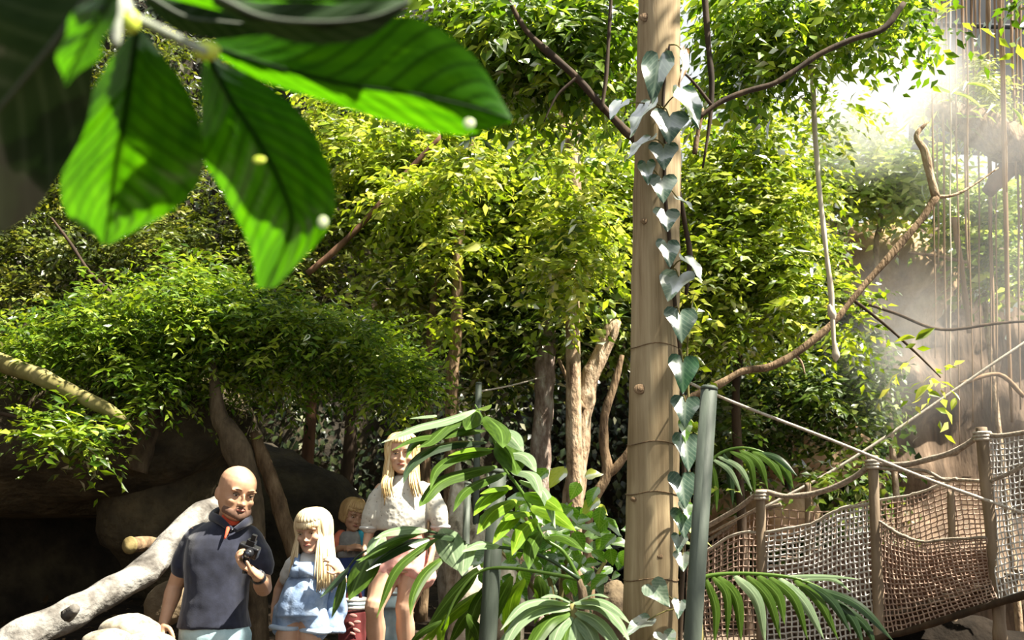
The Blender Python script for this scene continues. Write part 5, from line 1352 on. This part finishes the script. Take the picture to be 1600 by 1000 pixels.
# ---- hair
def strands(head, spec, b, seed=1, r=.006, n=4):
    """Hair laid in locks: each runs from the crown over the head, then falls. spec rows: (angle from, to, count, drop m, flare, start lift)."""
    R_ = random.Random(seed)
    for a0, a1, cnt, drop, flare, fr in spec:
        for k in range(cnt):
            a = math.radians(R_.uniform(a0, a1)); sa, ca = math.sin(a), math.cos(a)
            rad = lambda f: (.375 + .1 * max(0, -ca)) * f
            p0 = head(.04 * sa, .06 - .05 * ca, 1.0 + R_.uniform(0, .015))
            p1 = head(rad(.62) * sa, .04 - rad(.62) * ca * 1.05, .925 + R_.uniform(0, .02))
            p2 = head(rad(.97) * sa, .04 - rad(1.0) * ca * 1.08, .74 + R_.uniform(-.02, .03))
            pts = [p0, p1, p2]
            if fr:                                           # a fringe ends on the brow
                pts.append(head(rad(1.06) * sa, .03 - rad(1.06) * ca * 1.12, fr + R_.uniform(-.03, .03)))
                rr = [r * .9, r, r, r * .35]
            else:
                p3 = head(rad(1.06) * sa, .05 - rad(1.0) * ca * 1.05, .45)
                pts.append(p3)
                d = drop * R_.uniform(.8, 1.1); out = Vector((p3.x - head.c.x, p3.y - head.c.y, 0))
                wob = Vector((R_.uniform(-.02, .02), R_.uniform(-.02, .02), 0))
                pts.append(p3 + out * (flare * .5) + wob * .6 - Vector((0, 0, d * .5)))
                pts.append(p3 + out * flare + wob - Vector((0, 0, d)))
                rr = [r * .9, r, r, r, r * .95, r * .3]
            b.tube(pts, rr, n=n, sub=3)


def haircap(head, b, front=.64, k=1.0):
    """The layer of hair that covers the skull under the locks."""
    for i in range(26):
        a = math.radians(62 + i * (236 / 25)); sa, ca = math.sin(a), math.cos(a)
        rad = (.365 + .1 * max(0, -ca)) * k
        b.tube([head(0, .05, .985), head(rad * .6 * sa, .04 - rad * .6 * ca, .925), head(rad * sa, .04 - rad * ca, .72), head(rad * 1.02 * sa, .04 - rad * 1.0 * ca, .45), head(rad * .96 * sa, .05 - rad * .95 * ca, .2)], [.05 * head.h, .08 * head.h, .08 * head.h, .08 * head.h, .06 * head.h], n=6, sub=3)
    for i in range(9):
        a = math.radians(-56 + i * 14); sa, ca = math.sin(a), math.cos(a)
        b.tube([head(0, .05, .985), head(.37 * .62 * sa, .03 - .38 * .62 * ca, .93), head(.365 * .93 * sa, .02 - .395 * ca, front + .12)], [.05 * head.h, .07 * head.h, .05 * head.h], n=6, sub=3)


# ---- the girl in dungarees
Y = 5.0
g1_ = P(470, 985, 5.0).z - .42
girl = empty('person', (P(470, 985, Y).x, Y, g1_), 'small fair girl with long pale blonde hair in light denim dungaree shorts', 'person')
hd = Head(P(488, 828, Y - .03), .2, -14, 14, -4)
b = B(); hd.skull(b)
b.limb([P(484, 885, Y), P(486, 860, Y), P(488, 838, Y)], [.04, .036, .036])
b.flat_loft(rows([(962, 448, 498, .066), (930, 452, 504, .07), (895, 456, 516, .072), (878, 456, 520, .06), (868, 470, 505, .045)], Y, 1.0))
sL, sR = P(458, 884, Y), P(519, 884, Y)
arm(b, sL, P(438, 916, Y + .05), P(428, 948, Y + .04), .033); arm(b, sR, P(534, 908, Y + .01), P(530, 893, Y - .11), .033)
b.limb([P(475, 880, Y), sL], [.035, .034]); b.limb([P(500, 880, Y), sR], [.035, .034])
hand(b, P(428, 948, Y + .04), Vector((-.05, -.1, -1)), Vector((1, .2, 0)), -1, .4, .125); hand(b, P(530, 893, Y - .11), Vector((-.35, -.6, .6)), Vector((-.8, .3, -.2)), 1, .8, .125)
hL, hR = P(452, 968, Y), P(486, 970, Y)
kL, kR = Vector((hL.x - .01, Y - .03, g1_ + .29)), Vector((hR.x + .005, Y - .02, g1_ + .29)); aL, aR = Vector((hL.x - .01, Y + .02, g1_ + .06)), Vector((hR.x + .01, Y + .04, g1_ + .06))
leg(b, hL, kL, aL, .062); leg(b, hR, kR, aR, .062)
b.remesh('body', M['skin_fair'], girl, voxel=.0048, smooth=3)
hd.face(girl, M['brow_fair'])
b = B(); haircap(hd, b)
strands(hd, [(40, 110, 90, .26, .25, 0), (110, 250, 120, .28, .12, 0), (250, 318, 90, .24, .2, 0), (-50, 50, 60, 0, 0, .62)], b, 3, .0055)
b.build('hair', M['blonde_pale'], girl)
b = B()
b.flat_loft(rows([(905, 451, 520, .088), (890, 450, 522, .088), (878, 456, 520, .072), (868, 468, 508, .055), (862, 474, 500, .048)], Y, 1.0))
b.limb([P(460, 882, Y), P(450, 902, Y + .01)], [.046, .044]); b.limb([P(517, 882, Y), P(528, 900, Y)], [.046, .044])
b.remesh('tee_shirt', M['white_cloth'], girl, voxel=.006, smooth=4, wr=(.004, 14, 6))
b = B()
b.flat_loft(rows([(962, 432, 508, .125), (945, 434, 510, .125), (925, 440, 512, .118), (908, 448, 512, .108), (898, 456, 508, .1)], Y, 1.0), yaw=-.2)
b.limb([P(453, 955, Y), P(446, 976, Y)], [.08, .068], n=16); b.limb([P(487, 955, Y), P(493, 981, Y)], [.08, .07], n=16)
b.flat_loft(rows([(969, 450, 490, .09), (962, 438, 502, .115), (950, 436, 506, .118)], Y, 1.0))
dg_ = b.remesh('dungarees', M['denim'], girl, voxel=.0058, smooth=3, wr=(.009, 12, 8))
b = B(); b.flat_loft([(P(479, 902, Y - .085), .088, .016), (P(480, 888, Y - .085), .078, .014), (P(481, 878, Y - .078), .066, .012)], n=20); b.build('bib', M['denim'], dg_)
for pts in ([(462, 884, -.09), (464, 872, -.07), (466, 866, -.02), (466, 868, .06)], [(499, 884, -.09), (508, 872, -.07), (510, 866, -.02), (508, 868, .06)]):
    b = B(); b.tube(PP(pts, Y), .013, n=8, sub=4, flat=.35, ref=(1, 0, 0)); b.build('strap', M['denim'], dg_)
for cx, cy, r in ((446, 980, .068), (493, 985, .07)):
    b = B(); c = P(cx, cy, Y)
    b.tube([c + Vector((math.cos(t) * r, math.sin(t) * r * .95, .02 * math.sin(t * 2) * .2)) for t in np.linspace(0, 2 * math.pi, 24)], .0125, n=8, flat=1.0); b.build('turned_up_hem', M['denim_pale'], dg_)
b = B(); b.box(P(478, 893, Y - .108), (.034, .004, .026), Matrix.Rotation(-.1, 3, 'Y')); b.build('bib_pocket', M['denim'], dg_)
shoe(girl, aL, g1_, (-.1, -1, 0), M['canvas'], .19, .036); shoe(girl, aR, g1_, (.12, -1, 0), M['canvas'], .19, .036)
# the jacket held at her side
jk = B(); jk.flat_loft([(P(512, 988, Y + .1), .085, .045), (P(514, 972, Y + .1), .082, .05), (P(520, 950, Y + .1), .068, .045), (P(526, 925, Y + .08), .05, .035), (P(530, 902, Y + .03), .03, .025)], n=20)
jk.remesh('denim_jacket', M['denim'], None, P(512, 990, Y + .1), voxel=.006, smooth=3, wr=(.014, 12, 9), label='light denim jacket hanging from the hand of the fair girl', cat='jacket')

# ---- the girl in the white knit
Y = 5.6
g2_ = P(640, 945, 5.6).z - .42
lady = empty('person', (P(625, 945, Y).x, Y, g2_), 'girl with long blonde hair in a white knitted top and pink shorts, behind palm leaflets', 'person')
hd = Head(P(628, 707, Y - .03), .215, 4, 8, 0)
b = B(); hd.skull(b)
b.limb([P(630, 765, Y), P(630, 742, Y), P(629, 718, Y)], [.046, .04, .04])
b.flat_loft(rows([(895, 588, 668, .09), (862, 590, 666, .088), (830, 600, 662, .08), (795, 594, 666, .088), (768, 594, 668, .075), (752, 610, 652, .055)], Y, 1.0))
sL, sR = P(596, 766, Y), P(668, 766, Y)
b.limb([P(620, 762, Y), sL], [.045, .04]); b.limb([P(640, 762, Y), sR], [.045, .04])
arm(b, sL, P(580, 818, Y + .03), P(570, 862, Y - .05), .038); arm(b, sR, P(683, 818, Y + .03), P(676, 860, Y - .05), .038)
hand(b, P(570, 862, Y - .05), Vector((.1, -.3, -1)), Vector((1, .2, 0)), -1, .4, .15); hand(b, P(676, 860, Y - .05), Vector((-.2, -.3, -1)), Vector((-1, .2, 0)), 1, .4, .15)
hL, hR = P(606, 888, Y), P(650, 888, Y)
kL, kR = P(585, 948, Y - .1), P(632, 950, Y - .02); aL, aR = Vector((kL.x + .01, Y + .02, g2_ + .08)), Vector((kR.x + .01, Y + .08, g2_ + .08))
leg(b, hL, kL, aL, .082); leg(b, hR, kR, aR, .08)
b.remesh('body', M['skin_fair'], lady, voxel=.0052, smooth=3)
hd.face(lady, M['brow_fair'])
b = B(); haircap(hd, b)
strands(hd, [(46, 110, 80, .25, .05, 0), (110, 250, 90, .26, .05, 0), (250, 314, 80, .25, .05, 0)], b, 5, .006)
for q in (-1, 1):                                              # locks drawn to the front of the shoulders
    for k in range(34):
        j = random.uniform(-1, 1); i = random.uniform(0, 1)
        b.tube([hd(q * .1, -.1, .99), hd(q * .3, -.26, .86), hd(q * (.38 + .03 * j), -.16, .55), P(628 + q * (18 + 5 * j), 735, Y - .07), P(628 + q * (20 + 8 * j + (4 if q < 0 else 0)), 755, Y - .11 - .01 * i), P(630 + q * (23 + 8 * j), 770 + 8 * i, Y - .12)], [.005, .006, .006, .006, .006, .002], n=4, sub=3)
b.build('hair', M['blonde'], lady)
b = B()
b.flat_loft(rows([(828, 590, 668, .118), (822, 590, 668, .122), (800, 592, 668, .12), (780, 592, 668, .11), (766, 594, 668, .095), (756, 604, 658, .08), (748, 610, 652, .068), (744, 613, 648, .064)], Y, 1.0))
b.limb([P(602, 765, Y), P(591, 780, Y), P(583, 802, Y - .01), P(578, 820, Y - .01)], [.048, .054, .058, .05], n=16); b.limb([P(660, 765, Y), P(674, 780, Y), P(684, 802, Y - .01), P(687, 818, Y - .01)], [.048, .054, .058, .05], n=16)
top = b.remesh('knitted_top', M['knit'], lady, voxel=.0065, smooth=4, wr=(.006, 12, 5))
for cx, cy, r in ((577, 825, .046), (688, 823, .046)):
    b = B(); c = P(cx, cy, Y); b.tube([c + Vector((math.cos(t) * r, math.sin(t) * r, 0)) for t in np.linspace(0, 2 * math.pi, 22)], .011, n=8); b.build('cuff', M['white_cloth'], top)
b = B()
b.flat_loft(rows([(890, 586, 672, .108), (872, 588, 670, .106), (850, 592, 666, .098), (836, 598, 662, .09)], Y, 1.0))
b.limb([hL + Vector((0, 0, .01)), P(600, 898, Y)], [.095, .098], n=16); b.limb([hR + Vector((0, 0, .01)), P(655, 894, Y)], [.095, .098], n=16)
b.remesh('shorts', M['pink'], lady, voxel=.0065, smooth=4, wr=(.007, 12, 5))
shoe(lady, aL, g2_, (-.1, -1, 0), M['canvas'], .22, .04); shoe(lady, aR, g2_, (.1, -1, 0), M['canvas'], .22, .04)

# ---- the boy behind
Y = 6.9
hb = P(552, 960, Y).z; g3_ = gz(P(552, 900, Y).x, Y)
boy = empty('person', (P(550, 900, Y).x, Y, g3_), 'small sandy-haired child in a grey and orange tee shirt behind the two girls', 'person')
hd = Head(P(553, 803, Y - .02), .2, 32, 20, 6)
b = B(); hd.skull(b)
b.limb([P(546, 845, Y), P(549, 828, Y), P(552, 812, Y)], [.036, .033, .033])
b.flat_loft(rows([(885, 530, 566, .07), (860, 530, 566, .07), (840, 530, 566, .065), (832, 534, 562, .05)], Y, 1.0))
arm(b, P(531, 840, Y), P(526, 858, Y - .02), P(545, 855, Y - .13), .03); arm(b, P(566, 840, Y), P(570, 862, Y), P(562, 858, Y - .12), .03)
hand(b, P(545, 855, Y - .13), Vector((1, -.2, .1)), Vector((0, .5, -.6)), 1, .6, .12); hand(b, P(562, 858, Y - .12), Vector((-1, -.2, .1)), Vector((0, .5, -.6)), -1, .6, .12)
hL, hR = P(538, 892, Y), P(558, 892, Y); zk = (hL.z + g3_) / 2
kL, kR = Vector((hL.x, Y - .02, zk)), Vector((hR.x, Y - .02, zk)); aL, aR = Vector((hL.x, Y + .02, g3_ + .06)), Vector((hR.x, Y + .02, g3_ + .06))
leg(b, hL, kL, aL, .055); leg(b, hR, kR, aR, .055)
b.remesh('body', M['skin'], boy, voxel=.0052, smooth=3)
hd.face(boy, M['brow_fair'])
b = B(); haircap(hd, b); strands(hd, [(60, 300, 130, .015, -.1, 0), (-62, 62, 70, 0, 0, .68)], b, 8, .0055); b.build('hair', M['sandy'], boy)
b = B(); b.flat_loft(rows([(872, 527, 569, .085), (850, 528, 568, .082), (838, 529, 567, .072), (830, 536, 562, .05)], Y, 1.0)); tee = b.remesh('tee_shirt', M['grey_tee'], boy, voxel=.0065, smooth=3, wr=(.004, 14, 5))
b = B(); b.limb([P(533, 838, Y), P(527, 850, Y - .01)], [.046, .044]); b.remesh('sleeve', M['orange_cloth'], tee, voxel=.0065, smooth=3)
b = B(); b.limb([P(565, 838, Y), P(569, 852, Y)], [.046, .044]); b.remesh('sleeve', M['teal'], tee, voxel=.0065, smooth=3)
b = B(); b.flat_loft(rows([(898, 526, 570, .085), (880, 527, 569, .084), (868, 529, 567, .08)], Y, 1.0))
for h, k in ((hL, kL), (hR, kR)): b.limb([h, h.lerp(k, .9)], [.066, .06], n=14)
b.remesh('trousers', M['blue_dark'], boy, voxel=.0075, smooth=3)
shoe(boy, aL, g3_, (0, -1, 0), M['leather'], .18, .036); shoe(boy, aR, g3_, (.1, -1, 0), M['leather'], .18, .036)

# ---- the child hidden behind the girl in pink shorts: striped white top hem, light trousers
Y = 6.3
gk = gz(P(607, 960, Y).x, Y)
kid = empty('person', (P(607, 960, Y).x, Y, gk), 'child in pale striped clothes, behind the legs of the girl in pink shorts', 'person')
hd = Head(P(612, 800, Y + .1), .2, 0, 8, 0)
M['stripe'] = plain('pale_blue_stripe', (.5, .62, .68), .9)
b = B(); hd.skull(b); b.limb([P(611, 838, Y + .1), P(611, 812, Y + .1)], [.036, .034])
b.flat_loft(rows([(925, 592, 634, .08), (880, 594, 632, .075), (850, 594, 632, .07), (838, 600, 624, .05)], Y, 1.0))
arm(b, P(595, 850, Y), P(593, 885, Y + .03), P(597, 915, Y - .02), .03); arm(b, P(632, 850, Y), P(634, 885, Y + .03), P(628, 915, Y - .02), .03)
hand(b, P(597, 915, Y - .02), Vector((.2, -.3, -1)), Vector((1, 0, 0)), -1, .4, .12); hand(b, P(628, 915, Y - .02), Vector((-.2, -.3, -1)), Vector((-1, 0, 0)), 1, .4, .12)
hL, hR = P(602, 935, Y), P(622, 935, Y); zk = (hL.z + gk) / 2
kL, kR = Vector((hL.x, Y, zk)), Vector((hR.x, Y, zk)); aL, aR = Vector((hL.x - .02, Y, gk + .06)), Vector((hR.x + .02, Y, gk + .06))
leg(b, hL, kL, aL, .055); leg(b, hR, kR, aR, .055)
b.remesh('body', M['skin_fair'], kid, voxel=.006, smooth=3)
hd.face(kid, M['brow_fair'])
b = B(); haircap(hd, b); strands(hd, [(60, 300, 90, .03, 0, 0), (-60, 60, 40, 0, 0, .66)], b, 9, .006); b.build('hair', M['sandy'], kid)
b = B(); b.flat_loft(rows([(930, 588, 638, .095), (890, 590, 636, .09), (855, 590, 636, .08), (840, 600, 626, .055)], Y, 1.0)); kt = b.remesh('striped_top', M['white_cloth'], kid, voxel=.007, smooth=3, wr=(.004, 12, 4))
for k in range(6):
    b = B(); c = P(613, 926 - k * 13, Y); rx = 25.6 * S(926, Y); b.tube([c + Vector((math.cos(t) * rx, math.sin(t) * .097, 0)) for t in np.linspace(0, 2 * math.pi, 26)], .008, n=6); b.build('stripe', M['stripe'], kt)
b = B(); b.flat_loft(rows([(950, 588, 638, .095), (930, 588, 638, .094)], Y, 1.0))
for h, k, a in ((hL, kL, aL), (hR, kR, aR)): b.limb([h, k, a], [.07, .062, .055], n=14)
b.remesh('trousers', M['jeans_light'], kid, voxel=.0075, smooth=3, wr=(.004, 12, 4))
shoe(kid, aL, gk, (0, -1, 0), M['canvas'], .18, .036); shoe(kid, aR, gk, (.1, -1, 0), M['canvas'], .18, .036)

# ---- dark red bag standing behind the jacket
Y = 6.0
M['maroon'] = plain('maroon_cloth', (.12, .018, .018), .85)
M['print'] = plain('pale_red_print', (.62, .3, .26), .8)
zb = P(552, 1030, Y); gb_ = gz(zb.x, Y)
bag = empty('bag', (zb.x, Y, gb_), 'dark red cloth bag with a pale print and striped rim, between the two girls', 'bag')
b = B(); q = P(552, 955, Y); w_ = 20 * S(955, Y)
b.flat_loft([(Vector((q.x, Y, gb_)), w_ * .9, .09), (Vector((q.x, Y, gb_ + (q.z - gb_) * .5)), w_ * 1.05, .11), (q - Vector((0, 0, .05)), w_, .1), (q, w_ * .95, .09)], n=24)
b.remesh('bag_body', M['maroon'], bag, voxel=.008, smooth=3, wr=(.008, 10, 4))
for k in range(3):
    b = B(); c = P(553, 949 - k * 6, Y); b.tube([c + Vector((math.cos(t) * w_ * .93, math.sin(t) * .088, 0)) for t in np.linspace(0, 2 * math.pi, 24)], .013, n=7); b.build('rim_stripe', M['white_cloth'] if k % 2 == 0 else M['stripe'], bag)
for x, y, r in ((552, 962, .02), (558, 972, .018), (549, 975, .016), (557, 985, .02), (551, 990, .015)):
    b = B(); b.ell(P(x, y, Y - .112), (r * 1.2, .004, r * .55), 12, 6, Matrix.Rotation(random.uniform(-.6, .6), 3, 'Y')); b.build('print_patch', M['print'], bag)
b = B(); b.tube([P(540, 950, Y), P(545, 925, Y), P(560, 922, Y), P(566, 950, Y)], .01, n=7, sub=5); b.build('handle', M['maroon'], bag)

# ------------------------------------------------------------ leaf litter on the ground
n = 5000
px_ = rng.uniform(-5, 7, n); py_ = rng.uniform(2.5, 11, n)
pz_ = np.array([gz(a, c) for a, c in zip(px_, py_)]) + .02
me = leaves_mesh('leaf_litter', np.stack([px_, py_, pz_], 1), rng.normal(size=(n, 3)) * np.array([1, 1, .15]), rng.normal(size=(n, 3)) * .3 + np.array([0, 0, 1]), rng.uniform(.05, .12, n), rng.uniform(.025, .05, n), rng.random(n), (0, 0, 0))
link('leaf_litter', me, LM['litter'], None, (0, 0, 0), kind='stuff', label='dry brown leaf litter scattered over the dark soil', cat='leaf litter')


# ------------------------------------------------------------ mist in the sunbeam
def mist(name, c, r, dens, label, nscale=1.2, power=1.0, aniso=.15):
    m, nt, out = mat_new(name + '_vapour')
    v = N(nt, 'ShaderNodeVolumePrincipled'); v.inputs['Color'].default_value = (.98, .98, .98, 1); v.inputs['Anisotropy'].default_value = aniso
    tc = N(nt, 'ShaderNodeTexCoord')
    ln_ = N(nt, 'ShaderNodeVectorMath', operation='LENGTH'); mp = N(nt, 'ShaderNodeMapping'); mp.inputs['Scale'].default_value = (1 / r[0], 1 / r[1], 1 / r[2])
    nt.links.new(tc.outputs['Object'], mp.inputs['Vector']); nt.links.new(mp.outputs[0], ln_.inputs[0])
    mr = N(nt, 'ShaderNodeMapRange', interpolation_type='SMOOTHSTEP'); mr.inputs['From Min'].default_value = 1.0; mr.inputs['From Max'].default_value = .05
    nt.links.new(ln_.outputs['Value'], mr.inputs['Value'])
    nz = N(nt, 'ShaderNodeTexNoise', i_Scale=nscale, i_Detail=2.0); nt.links.new(tc.outputs['Object'], nz.inputs['Vector'])
    n2 = N(nt, 'ShaderNodeMapRange'); n2.inputs['From Min'].default_value = .35; n2.inputs['From Max'].default_value = .7; n2.inputs['To Min'].default_value = .15
    nt.links.new(nz.outputs['Fac'], n2.inputs['Value'])
    mu = N(nt, 'ShaderNodeMath', operation='MULTIPLY'); nt.links.new(mr.outputs[0], mu.inputs[0]); nt.links.new(n2.outputs[0], mu.inputs[1])
    m2 = N(nt, 'ShaderNodeMath', operation='MULTIPLY'); nt.links.new(mu.outputs[0], m2.inputs[0]); m2.inputs[1].default_value = dens
    nt.links.new(m2.outputs[0], v.inputs['Density']); nt.links.new(v.outputs[0], out.inputs['Volume'])
    b = B(); b.ell(c, r, 24, 16)
    o = b.build(name, m, None, c, kind='stuff', label=label, cat='mist')
    return o


mist('mist', P(1365, 150, 9.0), (1.15, 1.2, .95), 2.0, 'glowing sunlit mist over the pale shrub under the glare', 1.0)
mist('mist', P(1540, 215, 8.7), (1.1, 1.0, .9), .36, 'bright sunlit haze around the mossy trunk and its ferns', .9)
mist('mist', P(1405, 540, 8.8), (.75, .8, 1.1), .6, 'soft bluish plume of mist before the streaked rock', 1.3)
mist('mist', P(1600, 420, 8.4), (1.5, 1.4, 2.2), .14, 'thin haze drifting among the hanging roots and the bridge', .8)
